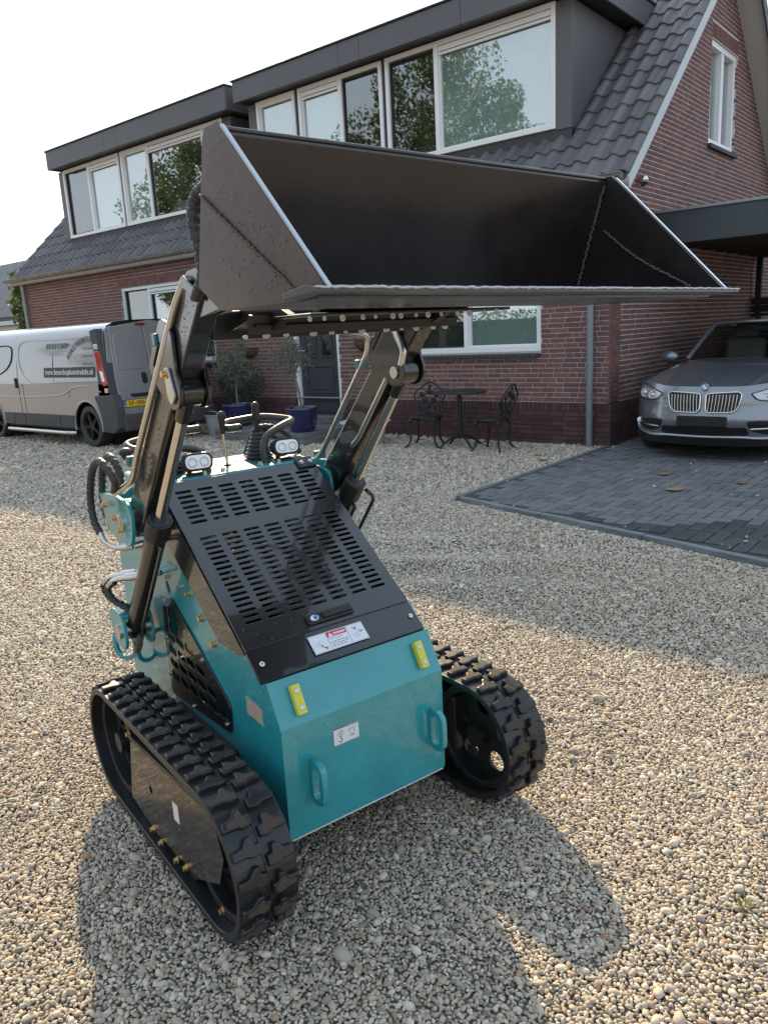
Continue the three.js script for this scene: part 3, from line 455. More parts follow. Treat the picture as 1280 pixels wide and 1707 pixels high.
{ // front door
  const d = sub('front_door', house), [a, b, c, t] = DOOR, z = FZ - 0.06, leaf = mat(0.042, 0.046, 0.052, 0.5);
  P('frame', [rbb(a, a + 0.085, c, t, z - 0.08, z + 0.035), rbb(b - 0.07, b, c, t, z - 0.08, z + 0.035), rbb(a + 0.085, b - 0.07, t - 0.08, t, z - 0.08, z + 0.035)], M.whiteWood, d);
  const l = a + 0.09, r = b - 0.074, mid = (l + r) / 2;
  P('door_leaf', bb(l, r, c + 0.03, t - 0.085, z - 0.06, z - 0.012), leaf, d);
  const mould = (x0, x1, y0, y1) => { const f = 0.028; return [rbb(x0, x1, y0, y0 + f, z - 0.02, z + 0.008), rbb(x0, x1, y1 - f, y1, z - 0.02, z + 0.008), rbb(x0, x0 + f, y0 + f, y1 - f, z - 0.02, z + 0.006), rbb(x1 - f, x1, y0 + f, y1 - f, z - 0.02, z + 0.006)]; };
  P('door_panel', [mould(l + 0.13, r - 0.13, 0.62, 1.08), rbb(l + 0.19, r - 0.19, 0.68, 1.02, z - 0.03, z - 0.004)], leaf, d);
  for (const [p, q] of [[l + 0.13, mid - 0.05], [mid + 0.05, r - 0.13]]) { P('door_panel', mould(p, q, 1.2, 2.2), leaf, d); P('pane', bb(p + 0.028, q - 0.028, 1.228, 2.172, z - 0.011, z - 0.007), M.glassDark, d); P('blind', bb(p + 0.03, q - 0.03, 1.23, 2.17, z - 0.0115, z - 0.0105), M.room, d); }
  P('kick_board', rbb(l, r, c + 0.03, c + 0.18, z - 0.02, z + 0.004), leaf, d); P('threshold', rbb(a, b, c - 0.04, c + 0.025, z - 0.08, z + 0.09, 0.004), M.anthDark, d);
  P('handle', [cyl([l + 0.06, 1.32, z - 0.01], [l + 0.06, 1.32, z + 0.05], 0.01), cyl([l + 0.06, 1.32, z + 0.05], [l + 0.17, 1.32, z + 0.05], 0.009)], M.zinc, d);
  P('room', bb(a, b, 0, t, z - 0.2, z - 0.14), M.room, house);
}
{
  const st = worldThing('door_step', 'low concrete landing block before the grey front door', 'step', [-9.05, 0, -8.5]);
  P('slab', rbb(-10.05, -8.02, 0, 0.13, FZ + 0.012, -7.78, 0.008), M.concrete, st);
  for (let k = 0; k < 4; k++) P('tile', rbb(-10.05 + k * 0.508, -10.05 + k * 0.508 + 0.502, 0.131, 0.178, FZ + 0.012, -7.775, 0.004), mat(0.25, 0.255, 0.265, 0.7, 0, { map: grime }), st);
  P('top_step', rbb(-9.6, -8.5, 0.179, 0.28, FZ + 0.012, -8.85, 0.01), M.concrete, st);
}

// ---------------------------------------------------------------- the tracked mini loader (local axes: x across, y up, z towards its front)
function decal(w, h, W, H, draw) { const c = document.createElement('canvas'); c.width = W; c.height = H; draw(c.getContext('2d'), W, H); const t = new THREE.CanvasTexture(c); t.colorSpace = THREE.SRGBColorSpace; return t; }
const LT = 76.5 * rad, LO = [-1.95 + 0.11 * Math.cos(LT), 0, -1.55 - 0.11 * Math.sin(LT)];
const loader = thing('tracked_loader', 'small teal and black tracked loader with its wide black bucket raised on two arms', 'loader', LO, LT);
const toLocal = new THREE.Matrix4().makeRotationY(-LT).multiply(new THREE.Matrix4().makeTranslation(-LO[0], 0, -LO[2]));
// --- hull
{
  const side = [[0.536, 0.19], [0.536, 0.525], [0.474, 0.64], [0.405, 0.708], [-0.12, 1.085], [-0.45, 1.085], [-0.67, 1.03], [-0.67, 0.3], [-0.34, 0.19]];
  const opening = () => { const s = shapeOf([[-0.238, 0.7], [-0.165, 0.7], [0.21, 0.47], [0.2, 0.415], [-0.235, 0.38]], 0.02); return new THREE.Path(s.getPoints(4)); };
  P('side_plate', zy(side, -0.285, -0.276, 0.0015, 0, [opening(), new THREE.Path(shapeOf([[-0.205, 0.783], [-0.185, 0.78], [-0.168, 0.745], [-0.185, 0.737], [-0.205, 0.75]], 0.012).getPoints(4))]), M.teal, loader);
  P('side_plate', zy(side, 0.276, 0.285, 0.0015, 0, [opening()]), M.teal, loader);
  P('front_plate', [zy([[0.537, 0.19], [0.544, 0.19], [0.544, 0.525], [0.481, 0.643], [0.474, 0.64], [0.537, 0.523]], -0.287, 0.287, 0.001), bb(-0.275, 0.275, 0.186, 0.192, 0.45, 0.54)], M.teal, loader);
  P('lip', [rbb(-0.28, 0.28, 0.1835, 0.1855, 0.53, 0.545, 0.0009)], M.white, loader);
  P('belly_plate', bb(-0.274, 0.274, 0.2, 0.21, -0.6, 0.44), M.tealDark, loader);
  P('rear_plate', zy([[-0.672, 0.3], [-0.664, 0.3], [-0.664, 1.03], [-0.672, 1.03]], -0.274, 0.274), M.teal, loader);
  P('deck', [rbb(-0.3, 0.3, 1.088, 1.128, -0.46, -0.128, 0.008), rbb(-0.29, 0.29, 1.04, 1.085, -0.668, -0.455, 0.006)], M.teal, loader);
  P('engine', [rb(0.36, 0.24, 0.34, 0, 0.56, 0.1, 0.02), rb(0.3, 0.16, 0.28, 0.05, 0.78, -0.1, 0.03), cyl([-0.14, 0.72, 0.06], [0.12, 0.72, 0.06], 0.075), bx(0.5, 0.02, 0.9, 0, 0.34, -0.08)], M.satin, loader);
  P('engine_pipe', [tube([[-0.2, 0.95, 0.0], [-0.1, 0.9, 0.05], [-0.06, 0.8, 0.16], [0.02, 0.74, 0.22]], 0.012, 24, 8), tube([[-0.13, 1.0, -0.06], [-0.12, 0.9, 0.02], [-0.18, 0.82, 0.08]], 0.01, 20, 8), cyl([-0.235, 0.6, -0.16], [-0.235, 0.52, -0.16], 0.02), cyl([-0.235, 0.65, -0.17], [-0.235, 0.6, -0.16], 0.014)], M.brass, loader);
  P('filter', cyl([0.08, 0.92, -0.02], [0.2, 0.9, -0.02], 0.05), mat(0.3, 0.3, 0.31, 0.4), loader);
}
// --- hood with rows of cooling slots, its side flange, lower panel
const hs = 0.61, hc = 0.792, hoodM = new THREE.Matrix4().makeBasis(V(1, 0, 0), V(0, hs, -hc), V(0, hc, hs)).setPosition(-0.016, 0.717, 0.408);
const onHood = (g) => g.applyMatrix4(hoodM);
{
  const w = 0.2885, L = 0.662, s = shapeOf([[-w, 0.0035], [w, 0.0035], [w, L], [-w, L]].map(([x, y], i) => [x, y, i > 1 ? 0.035 : 0.004]), 0.01);
  const cols = [-0.2275, -0.1535, -0.0795, -0.0055, 0.0685, 0.1425, 0.2165];
  for (const x of cols) { for (let r = 0; r < 7; r++) s.holes.push(stadium(x + 0.004, 0.615 - r * 0.0218, 0.054, 0.0104)); }
  cols.forEach((x, k) => { for (let r = 0; r < 17; r++) { if (k > 1 && k < 6 && r > 16) continue; s.holes.push(stadium(x + 0.004, 0.415 - r * 0.0205, 0.054, 0.0098)); } });
  const hood = P('hood', onHood(extrude(s, 0.005, 0.0008, 4)), M.gloss, loader, { label: 'black slotted engine hood wet with drops' });
  P('heat_shield', onHood(rb(0.3, 0.3, 0.004, 0.02, 0.25, -0.03, 0.001)), M.gloss, loader);
  P('flange', zy([[0.405, 0.708], [0.372, 0.697], [0.24, 0.694], [-0.076, 0.93], [-0.22, 1.0], [-0.22, 1.07], [-0.1, 1.098]], -0.3065, -0.3015, 0.0008), M.gloss, hood); P('flange', zy([[0.405, 0.708], [0.372, 0.697], [0.24, 0.694], [-0.076, 0.93], [-0.22, 1.0], [-0.22, 1.07], [-0.1, 1.098]], 0.2692, 0.2742, 0.0008), M.gloss, hood);
  const lat = sub('latch', hood);
  P('plate', onHood(rb(0.16, 0.035, 0.012, 0.006, 0.035, 0.009, 0.004)), M.satin, lat); P('pull', onHood(rb(0.105, 0.022, 0.012, 0.03, 0.036, 0.016, 0.004)), M.satin, lat);
  const lw = sub('lower_hood_panel', loader);
  P('panel', zy([[0.402, 0.7115], [0.405, 0.7195], [0.4825, 0.6515], [0.478, 0.643]], -0.3035, 0.2735, 0.001), M.gloss, lw);
  for (const x of [-0.276, 0.25]) P('screw', along(new THREE.SphereGeometry(0.0085, 14, 8, 0, 6.3, 0, 1.5).scale(1, 0.55, 1), [x, 0.687, 0.4465], [0, 0.752, 0.66]), M.zinc, lw);
  P('hinge', onHood(rb(0.07, 0.05, 0.012, 0.25, 0.655, 0.008, 0.003)), M.satin, hood); for (const x of [0.232, 0.268]) P('screw', onHood(along(hexbolt(0.006, 0.006), [x, 0.652, 0.014], [0, 0, 1])), M.zinc, hood);
  P('latch_badge', onHood(extrude((() => { const q = new THREE.Shape(); q.absellipse(-0.05, 0.034, 0.014, 0.01, 0, Math.PI * 2); return q; })(), 0.002).translate(0, 0, 0.0155)), mat(0.75, 0.82, 0.88, 0.3), hood); P('latch_badge', onHood(extrude((() => { const q = new THREE.Shape(); q.absarc(-0.047, 0.034, 0.0075, 0, Math.PI * 2); return q; })(), 0.001).translate(0, 0, 0.0177)), mat(0.04, 0.2, 0.5, 0.3), hood);
  // danger sticker on the lower panel
  const t = decal(0.19, 0.06, 768, 240, (g, W, H) => {
    g.fillStyle = '#dfe3ea'; g.fillRect(0, 0, W, H); g.strokeStyle = '#555'; g.lineWidth = 3; g.strokeRect(10, 10, 225, H - 20); g.strokeRect(245, 10, 278, H - 20); g.strokeRect(533, 10, 225, H - 20);
    g.fillStyle = '#c8283a'; g.fillRect(248, 12, 272, 66); g.fillStyle = '#fff'; g.beginPath(); g.moveTo(268, 70); g.lineTo(298, 20); g.lineTo(328, 70); g.fill(); g.fillStyle = '#c8283a'; g.fillRect(295, 38, 6, 18); g.fillRect(295, 60, 6, 6); g.fillStyle = '#fff'; g.font = 'bold 42px sans-serif'; g.fillText('DANGER', 338, 61);
    g.fillStyle = '#556'; g.font = '25px sans-serif'; g.fillText('CRUSH HAZARD!', 262, 112); g.fillStyle = '#333'; for (let r = 0; r < 3; r++) for (let k = 0, x = 262; x < 490 - r * 12; k++) { const w = 14 + ((k * 37 + r * 53) % 38); g.fillRect(x, 138 + r * 28, Math.min(w, 500 - x), 9); x += w + 9; }
    const sketch = (x, y, s) => { g.strokeStyle = '#9aa3ad'; g.lineWidth = 3; for (let k = 0; k < 9; k++) { g.beginPath(); g.arc(x + 20 * Math.sin(k * 2.1) * s, y + 14 * Math.cos(k * 1.7) * s, (14 + (k * 13) % 30) * s, k, k + 2.4); g.stroke(); } g.strokeRect(x - 30 * s, y + 8 * s, 50 * s, 34 * s); };
    sketch(115, 120, 1.25); sketch(640, 140, 1.1); g.strokeStyle = '#111'; g.lineWidth = 11; g.beginPath(); g.moveTo(120, 150); g.lineTo(160, 185); g.lineTo(205, 190); g.moveTo(160, 185); g.lineTo(180, 215); g.stroke(); g.beginPath(); g.moveTo(610, 40); g.lineTo(645, 80); g.lineTo(660, 40); g.moveTo(680, 90); g.lineTo(700, 125); g.lineTo(735, 110); g.stroke();
  });
  const ln = V(0, 0.752, 0.66).normalize(), lu = V(0, 0.66, -0.752).normalize(), lm = new THREE.Matrix4().makeBasis(V(1, 0, 0), lu, ln).setPosition(-0.0205, 0.6885, 0.4435);
  P('danger_sticker', new THREE.PlaneGeometry(0.19, 0.06).translate(0, 0, 0.0035).applyMatrix4(lm), new THREE.MeshStandardMaterial({ map: t, roughness: 0.3 }), loader);
}
// --- front: bumper blocks, rings, lifting sticker; side: grille, rating plate, bolts
{
  const un = V(0, 0.063, 0.118).normalize();
  for (const x of [-0.216, 0.222]) { const m = new THREE.Matrix4().makeBasis(V(1, 0, 0), V(0, un.z, -un.y), un).setPosition(x, 0.583, 0.5135), b = P('bumper_block', rb(0.028, 0.084, 0.022, 0, 0, 0.011, 0.004).applyMatrix4(m), M.yellow, loader); for (const y of [-0.024, 0.024]) { P('screw', G([new THREE.TorusGeometry(0.0062, 0.002, 8, 18).translate(0, y, 0.0225), new THREE.CylinderGeometry(0.0055, 0.0055, 0.002, 14).rotateX(1.5708).translate(0, y, 0.0215)]).applyMatrix4(m), M.zinc, b); } }
  const ring = (w, h, r) => { const pts = []; for (let i = 0; i < 32; i++) { const a = i / 32 * 6.2832; pts.push([Math.cos(a) * (w / 2), Math.sin(a) * (w / 2) + Math.sign(Math.sin(a)) * (h - w) / 2 * Math.min(1, Math.abs(Math.sin(a)) * 3)]); } return pts; };
  const link = (w, h, wall, t) => { const s = shapeOf(ring(w, h)); s.holes.push(new THREE.Path(shapeOf(ring(w - 2 * wall, h - 2 * wall)).getPoints())); return extrude(s, t, 0.002); };
  for (const x of [-0.2, 0.236]) P('tow_ring', link(0.072, 0.135, 0.017, 0.019).rotateY(1.5708).translate(x - 0.0095, 0.348, 0.574), M.teal, loader);
  P('tow_ring', link(0.105, 0.125, 0.017, 0.016).rotateY(-0.95).translate(-0.365, 0.5, -0.46), M.teal, loader); P('tow_ring', link(0.1, 0.12, 0.016, 0.016).rotateY(0.35).translate(-0.318, 0.492, -0.405), M.teal, loader);
  const t = decal(0, 0, 400, 256, (g, W, H) => { g.fillStyle = '#d6d8da'; g.fillRect(0, 0, W, H); g.fillStyle = '#b8323c'; g.fillRect(0, 0, 190, 14); g.fillStyle = '#222'; for (let x = 200; x < W; x += 26) g.fillRect(x, 0, 12, 26); g.strokeStyle = '#223'; g.lineWidth = 5; g.beginPath(); g.arc(110, 90, 44, 0, 7); g.stroke(); g.beginPath(); g.moveTo(110, 58); g.lineTo(86, 86); g.lineTo(100, 86); g.lineTo(100, 118); g.lineTo(120, 118); g.lineTo(120, 86); g.lineTo(134, 86); g.closePath(); g.stroke(); g.lineWidth = 13; g.beginPath(); g.moveTo(112, 136); g.lineTo(112, 170); g.arc(106, 194, 24, -1.2, 3.0); g.stroke(); g.strokeStyle = '#2a7a44'; g.lineWidth = 5; g.beginPath(); g.moveTo(210, 76); g.lineTo(370, 60); g.moveTo(240, 74); g.lineTo(262, 130); g.moveTo(340, 64); g.lineTo(322, 124); g.arc(292, 116, 38, 0, 6.3); g.stroke(); g.beginPath(); g.moveTo(250, 188); g.lineTo(292, 160); g.lineTo(336, 182); g.stroke(); g.fillStyle = '#222'; g.fillRect(262, 176, 60, 10); g.fillStyle = '#b8a0a0'; g.fillRect(0, H - 12, W, 12); });
  P('lifting_sticker', new THREE.PlaneGeometry(0.086, 0.052).translate(-0.08, 0.443, 0.5452), new THREE.MeshStandardMaterial({ map: t, roughness: 0.35 }), loader);
  // side grille
  const gs = shapeOf([[-0.258, 0.722], [-0.153, 0.73], [0.236, 0.488], [0.226, 0.388], [-0.256, 0.352]], 0.022);
  const hole = (p) => gs.holes.push(new THREE.Path(shapeOf(p, 0.009).getPoints(3)));
  hole([[-0.232, 0.69], [-0.205, 0.69], [-0.205, 0.595], [-0.232, 0.585]]); hole([[-0.196, 0.69], [-0.158, 0.69], [-0.118, 0.665], [-0.13, 0.6], [-0.196, 0.595]]);
  for (let r = 0; r < 4; r++) for (let k = 0; k < 6; k++) { const y = 0.566 - r * 0.049, z = -0.228 + k * 0.075 + (r % 2) * 0.0, z1 = z + 0.062, top = y + 0.031; if (z1 > -0.153 + (0.722 - top) / 0.242 * 0.389 - 0.028) continue; hole([[z, y + 0.004], [z1, y - 0.004], [z1, top - 0.008], [z, top]]); }
  const gr = P('side_grille', extrude(gs, 0.006, 0.001, 4).applyMatrix4(ZY).translate(-0.286, 0, 0), M.gloss, loader);
  for (const [z, y] of [[-0.215, 0.708], [-0.245, 0.565], [0.06, 0.578], [-0.243, 0.43], [-0.06, 0.372], [0.2, 0.41]]) P('screw', along(hexbolt(0.006, 0.006), [-0.292, y, z], [-1, 0, 0]), M.zinc, gr);
  const t2 = decal(0, 0, 320, 240, (g, W, H) => { g.fillStyle = '#b9a79a'; g.fillRect(0, 0, W, H); g.fillStyle = '#222'; g.font = 'bold 52px sans-serif'; g.fillText('H', 20, 58); g.strokeStyle = '#3a3432'; g.lineWidth = 4; g.strokeRect(4, 4, W - 8, H - 8); for (let r = 0; r < 2; r++) { g.fillStyle = '#4a403c'; for (let x = 90; x < 290;) { const w = 10 + (x * 7) % 30; g.fillRect(x, 24 + r * 24, w, 9); x += w + 7; } } g.beginPath(); g.moveTo(0, 78); g.lineTo(W, 78); g.stroke(); for (let r = 0; r < 7; r++) for (let x = 20; x < 295;) { const w = 8 + (x * 13 + r * 31) % 34; g.fillRect(x, 92 + r * 20, w, 7); x += w + 8; } });
  P('rating_plate', zy([[0.344, 0.506], [0.344, 0.558], [0.44, 0.55], [0.44, 0.498]].map(([z, y]) => [z, y]), -0.2872, -0.2853), mat(0.42, 0.36, 0.31, 0.5), loader);
  P('rating_plate', new THREE.PlaneGeometry(0.094, 0.05).rotateY(-1.5708).translate(-0.2878, 0.528, 0.392), new THREE.MeshStandardMaterial({ map: t2, roughness: 0.5 }), loader);
  for (const [z, y, r] of [[-0.05, 0.88, 0.01], [-0.012, 0.782, 0.01], [0.075, 0.722, 0.0105], [0.152, 0.66, 0.0105], [-0.075, 0.79, 0.006], [-0.185, 0.8, 0.007]]) P('bolt', along(hexbolt(r, 0.011), [-0.285, y, z], [-1, 0, 0]), r > 0.007 ? M.brass : M.zinc, loader);
}
// --- arms, lift cylinders
function arm(sx, label) {                                                   // sx -1: the arm on its right-hand side as seen from the front left
  const a = sub('lift_arm', loader, { label }), X0 = sx < 0 ? -0.395 : 0.335, X1 = X0 + 0.06, dz = sx < 0 ? 0.012 : -0.012, f = ([z, y]) => [z + dz, y];
  P('beam', zy([[-0.2, 1.035], [-0.165, 1.06], [0.428, 1.69], [0.452, 1.705], [0.545, 1.668], [0.5, 1.62], [0.152, 1.25], [-0.07, 1.0], [-0.13, 0.965], [-0.19, 0.985]].map(f), X0, X1, 0.006, 0.02), M.gloss, a);
  P('neck_plate', [zy([[0.41, 1.672], [0.455, 1.725], [0.6, 1.73], [0.86, 1.74], [0.85, 1.662], [0.7, 1.64], [0.5, 1.615]].map(f), X0 + 0.008, X0 + 0.02, 0.002, 0.015), zy([[0.41, 1.672], [0.455, 1.725], [0.6, 1.73], [0.86, 1.74], [0.85, 1.662], [0.7, 1.64], [0.5, 1.615]].map(f), X1 - 0.02, X1 - 0.008, 0.002, 0.015)], M.gloss, a);
  for (const x of [X0 - 0.013, X1 + 0.003]) P('clevis_plate', zy([[0.19, 1.5], [0.31, 1.63], [0.37, 1.6], [0.372, 1.49], [0.395, 1.44], [0.375, 1.4], [0.325, 1.392], [0.265, 1.43]].map(f), x, x + 0.01, 0.002, 0.03, [new THREE.Path(stadiumAt(0.262 + dz, 1.535, 0.085, 0.012, 0.83).getPoints(6))]), M.gloss, a);
  P('pin', [cyl([X0 - 0.018, 1.438, 0.342 + dz], [X1 + 0.016, 1.438, 0.342 + dz], 0.019)], M.zinc, a);
  if (sx < 0) { P('pin_lock', [zy(shapeOf([[0.318, 1.5], [0.342, 1.505], [0.372, 1.43], [0.345, 1.405], [0.322, 1.43]].map(f), 0.014), X0 - 0.021, X0 - 0.014, 0.0015)], M.zinc, a); P('bolt', along(hexbolt(0.009, 0.012), [X0 - 0.02, 1.487, 0.332 + dz], [-1, 0, 0]), M.brass, a); }
  P('weld_gusset', zy([[0.43, 1.7], [0.46, 1.715], [0.545, 1.668], [0.53, 1.652]].map(f), X0 - 0.006, X0, 0.002), M.gloss, a);
  // pivot bracket welded to the hull
  const bp = shapeOf([[-0.33, 1.09], [-0.19, 1.1], [-0.07, 1.085], [-0.055, 1.02], [-0.085, 0.955], [-0.16, 0.93], [-0.3, 0.97]], 0.03);
  const br = P('pivot_bracket', [zy(bp, Math.min(X0, X1) - 0.026, X0 - 0.014, 0.002), zy(shapeOf([[-0.33, 1.09], [-0.19, 1.1], [-0.07, 1.085], [-0.055, 1.02], [-0.085, 0.955], [-0.16, 0.93], [-0.3, 0.97]], 0.03), X1 + 0.014, X1 + 0.026, 0.002), zy([[-0.345, 1.085], [-0.33, 1.09], [-0.3, 0.97], [-0.312, 0.965]], X0 - 0.026, X1 + 0.026)], M.teal, a);
  P('pivot_pin', [cyl([X0 - 0.034, 1.02, -0.15], [X1 + 0.034, 1.02, -0.15], 0.03, 0.03, 24), rb(0.008, 0.05, 0.018, X0 - 0.036, 1.02, -0.15, 0.003).rotateX(0)], M.zinc, br);
  for (const [y, z] of [[1.032, -0.176], [0.998, -0.138], [1.06, -0.27]]) P('bolt', along(hexbolt(0.009, 0.012), [X0 - 0.034, y, z], [-1, 0, 0]), M.brass, br);
  // cylinder
  const c = sub('lift_cylinder', loader, { label: label.replace('arm', 'hydraulic cylinder') }), x = (X0 + X1) / 2, A = V(x, 0.595, -0.345 + dz * 0.5), Bp = V(x, 1.438, 0.342 + dz), D = Bp.clone().sub(A).normalize(), at = (d) => A.clone().addScaledVector(D, d), T = Bp.distanceTo(A);
  P('barrel', [cyl(at(0.03), at(0.515), 0.033, 0.033, 28)], M.gloss, c); P('gland', [cyl(at(0.51), at(0.585), 0.0385, 0.0385, 28), cyl(at(0.585), at(0.59), 0.0335, 0.03, 28)], M.satin, c);
  P('rod', cyl(at(0.55), at(T - 0.09), 0.0165, 0.0165, 24), M.chrome, c);
  P('rod_eye', [cyl(at(T - 0.095), at(T - 0.02), 0.021, 0.024, 20), cyl([x - 0.026, Bp.y, Bp.z], [x + 0.026, Bp.y, Bp.z], 0.036, 0.036, 24)], M.gloss, c);
  P('base_eye', [cyl([x - 0.026, A.y, A.z], [x + 0.026, A.y, A.z], 0.036, 0.036, 24)], M.gloss, c);
  const o = V(sx * -0.0, 0.6 * D.z, -0.6 * D.y).multiplyScalar(-1).add(V(sx < 0 ? -0.02 : 0.02, 0, 0)).normalize().multiplyScalar(0.037);
  P('feed_tube', bent([at(0.5).add(o.clone().multiplyScalar(0.9)), at(0.5).add(o.clone().multiplyScalar(1.35)), at(0.02).add(o.clone().multiplyScalar(1.35))], 0.0062, 0.012, 8), M.gloss, c);
  P('fitting', [cyl(at(0.02).add(o.clone().multiplyScalar(1.35)), at(-0.035).add(o.clone().multiplyScalar(1.35)), 0.0125, 0.0125, 6), cyl(at(-0.03).add(o.clone().multiplyScalar(1.35)), at(-0.075).add(o.clone().multiplyScalar(1.35)), 0.015, 0.014, 14)], mat(0.24, 0.2, 0.16, 0.5, 0.7), c);
  const lb = shapeOf([[-0.45, 0.64], [-0.4, 0.67], [-0.3, 0.655], [-0.285, 0.56], [-0.32, 0.525], [-0.4, 0.535]], 0.03).getPoints(6).map((p) => [p.x, p.y]);
  const lbr = P('cylinder_bracket', [zy(lb, X0 - 0.024, X0 - 0.012, 0.002), zy(lb, X1 + 0.012, X1 + 0.022, 0.002), zy([[-0.45, 0.64], [-0.4, 0.67], [-0.3, 0.655], [-0.302, 0.645], [-0.4, 0.658], [-0.44, 0.633]], X0 - 0.012, X1 + 0.012)], M.teal, c);
  P('pivot_pin', [cyl([X0 - 0.033, 0.595, -0.345 + dz * 0.5], [X1 + 0.026, 0.595, -0.345 + dz * 0.5], 0.027, 0.027, 24)], M.zinc, lbr);
  if (sx > 0) P('guard_loop', bent([at(0.56).add(V(0.04, -0.02, 0.02)), at(0.5).add(V(0.085, -0.01, 0.045)), at(0.3).add(V(0.085, -0.01, 0.045)), at(0.22).add(V(0.03, 0, 0.02))], 0.0075, 0.03, 8), M.gloss, c);
  return a;
}
function stadiumAt(cx, cy, w, h, ang) { const p = stadium(0, 0, w, h).getPoints(6), q = new THREE.Path(); p.forEach((v, i) => { const x = cx + v.x * Math.cos(ang) - v.y * Math.sin(ang), y = cy + v.x * Math.sin(ang) + v.y * Math.cos(ang); i ? q.lineTo(x, y) : q.moveTo(x, y); }); return q; }
const armL = arm(-1, 'arm next to the coiled hoses'), armR = arm(1, 'arm towards the pavers');
// steel pipes along the arms
P('hydraulic_tube', bent([[-0.44, 1.121, -0.115], [-0.412, 1.165, -0.03], [-0.408, 1.24, 0.02], [-0.402, 1.66, 0.425], [-0.39, 1.71, 0.47]], 0.0095, 0.03), M.zinc, armL);
P('hydraulic_tube', bent([[-0.405, 1.115, -0.16], [-0.385, 1.165, -0.075], [-0.378, 1.24, -0.005], [-0.37, 1.66, 0.4]], 0.0095, 0.03), M.zinc, armL);
for (const y of [1.21, 1.56]) P('tube_clamp', rb(0.045, 0.032, 0.022, -0.392, y + 0.012, y * 0.93 - 1.172, 0.004), M.tealDark, armL);
P('hydraulic_tube', bent([[0.22, 1.06, -0.27], [0.31, 1.095, -0.185], [0.325, 1.15, -0.125], [0.325, 1.5, 0.19], [0.32, 1.555, 0.205], [0.24, 1.57, 0.16], [0.2, 1.585, 0.165]], 0.0095, 0.035), M.zinc, armR);
P('hydraulic_tube', bent([[0.335, 1.185, 0.062], [0.322, 1.19, 0.075], [0.322, 1.215, 0.112], [0.322, 1.42, 0.29]], 0.0085, 0.025), M.zinc, armR);
P('hydraulic_tube', bent([[0.31, 1.6, 0.29], [0.325, 1.575, 0.33], [0.328, 1.5, 0.375], [0.325, 1.46, 0.36]], 0.0105, 0.03), M.zinc, armR);
for (const y of [1.12, 1.45]) P('tube_clamp', rb(0.045, 0.03, 0.022, 0.338, y + 0.012, y * 0.92 - 1.2, 0.004), M.tealDark, armR);
// cross beam and attachment frame under the bucket
{
  const x = sub('cross_beam', loader);
  P('beam', [rbb(-0.335, 0.335, 1.562, 1.632, 0.4, 0.47, 0.006)], M.satin, x); P('face_plate', [zy([[0.6, 1.572], [0.612, 1.57], [0.625, 1.614], [0.613, 1.616]], -0.31, 0.33, 0.001)], M.satin, x); P('rib', rbb(-0.3, 0.32, 1.586, 1.592, 0.612, 0.628, 0.002), M.satin, x);
  P('frame_plate', [zy([[0.47, 1.58], [0.478, 1.58], [0.62, 1.612], [0.62, 1.622], [0.47, 1.6]], -0.3, 0.32), rbb(-0.26, 0.35, 1.602, 1.61, 0.6, 0.8, 0.003)], M.gloss, x);
  P('tilt_plate', zy([[0.72, 1.608], [0.84, 1.642], [0.835, 1.65], [0.715, 1.616]], -0.2, 0.26, 0.001), M.gloss, x);
  P('lug', zy([[0.46, 1.59], [0.62, 1.58], [0.7, 1.612], [0.6, 1.65], [0.46, 1.64]], -0.255, -0.235, 0.002), M.satin, x); P('lug', zy([[0.46, 1.59], [0.62, 1.58], [0.7, 1.612], [0.6, 1.65], [0.46, 1.64]], 0.235, 0.255, 0.002), M.satin, x);
  const drop = new THREE.SphereGeometry(1, 12, 8).scale(1, 1.15, 1), dm = [];
  for (let k = 0; k < 15; k++) dm.push(MX([-0.26 + k * 0.042 + rr(-0.012, 0.012), 1.597, 0.802], q1.identity().clone(), V(0.0062, 0.006, 0.005).multiplyScalar(rr(0.7, 1.15))));
  for (let k = 0; k < 12; k++) dm.push(MX([-0.31 + k * 0.055 + rr(-0.02, 0.02), 1.567, 0.607], q1.clone(), V(0.009, 0.005, 0.006).multiplyScalar(rr(0.6, 1.2))));
  copies('water_drops', drop, mat(0.95, 0.95, 0.95, 0.05, 0, { transmission: 0.6, thickness: 0.01, ior: 1.33 }), dm, x);
}
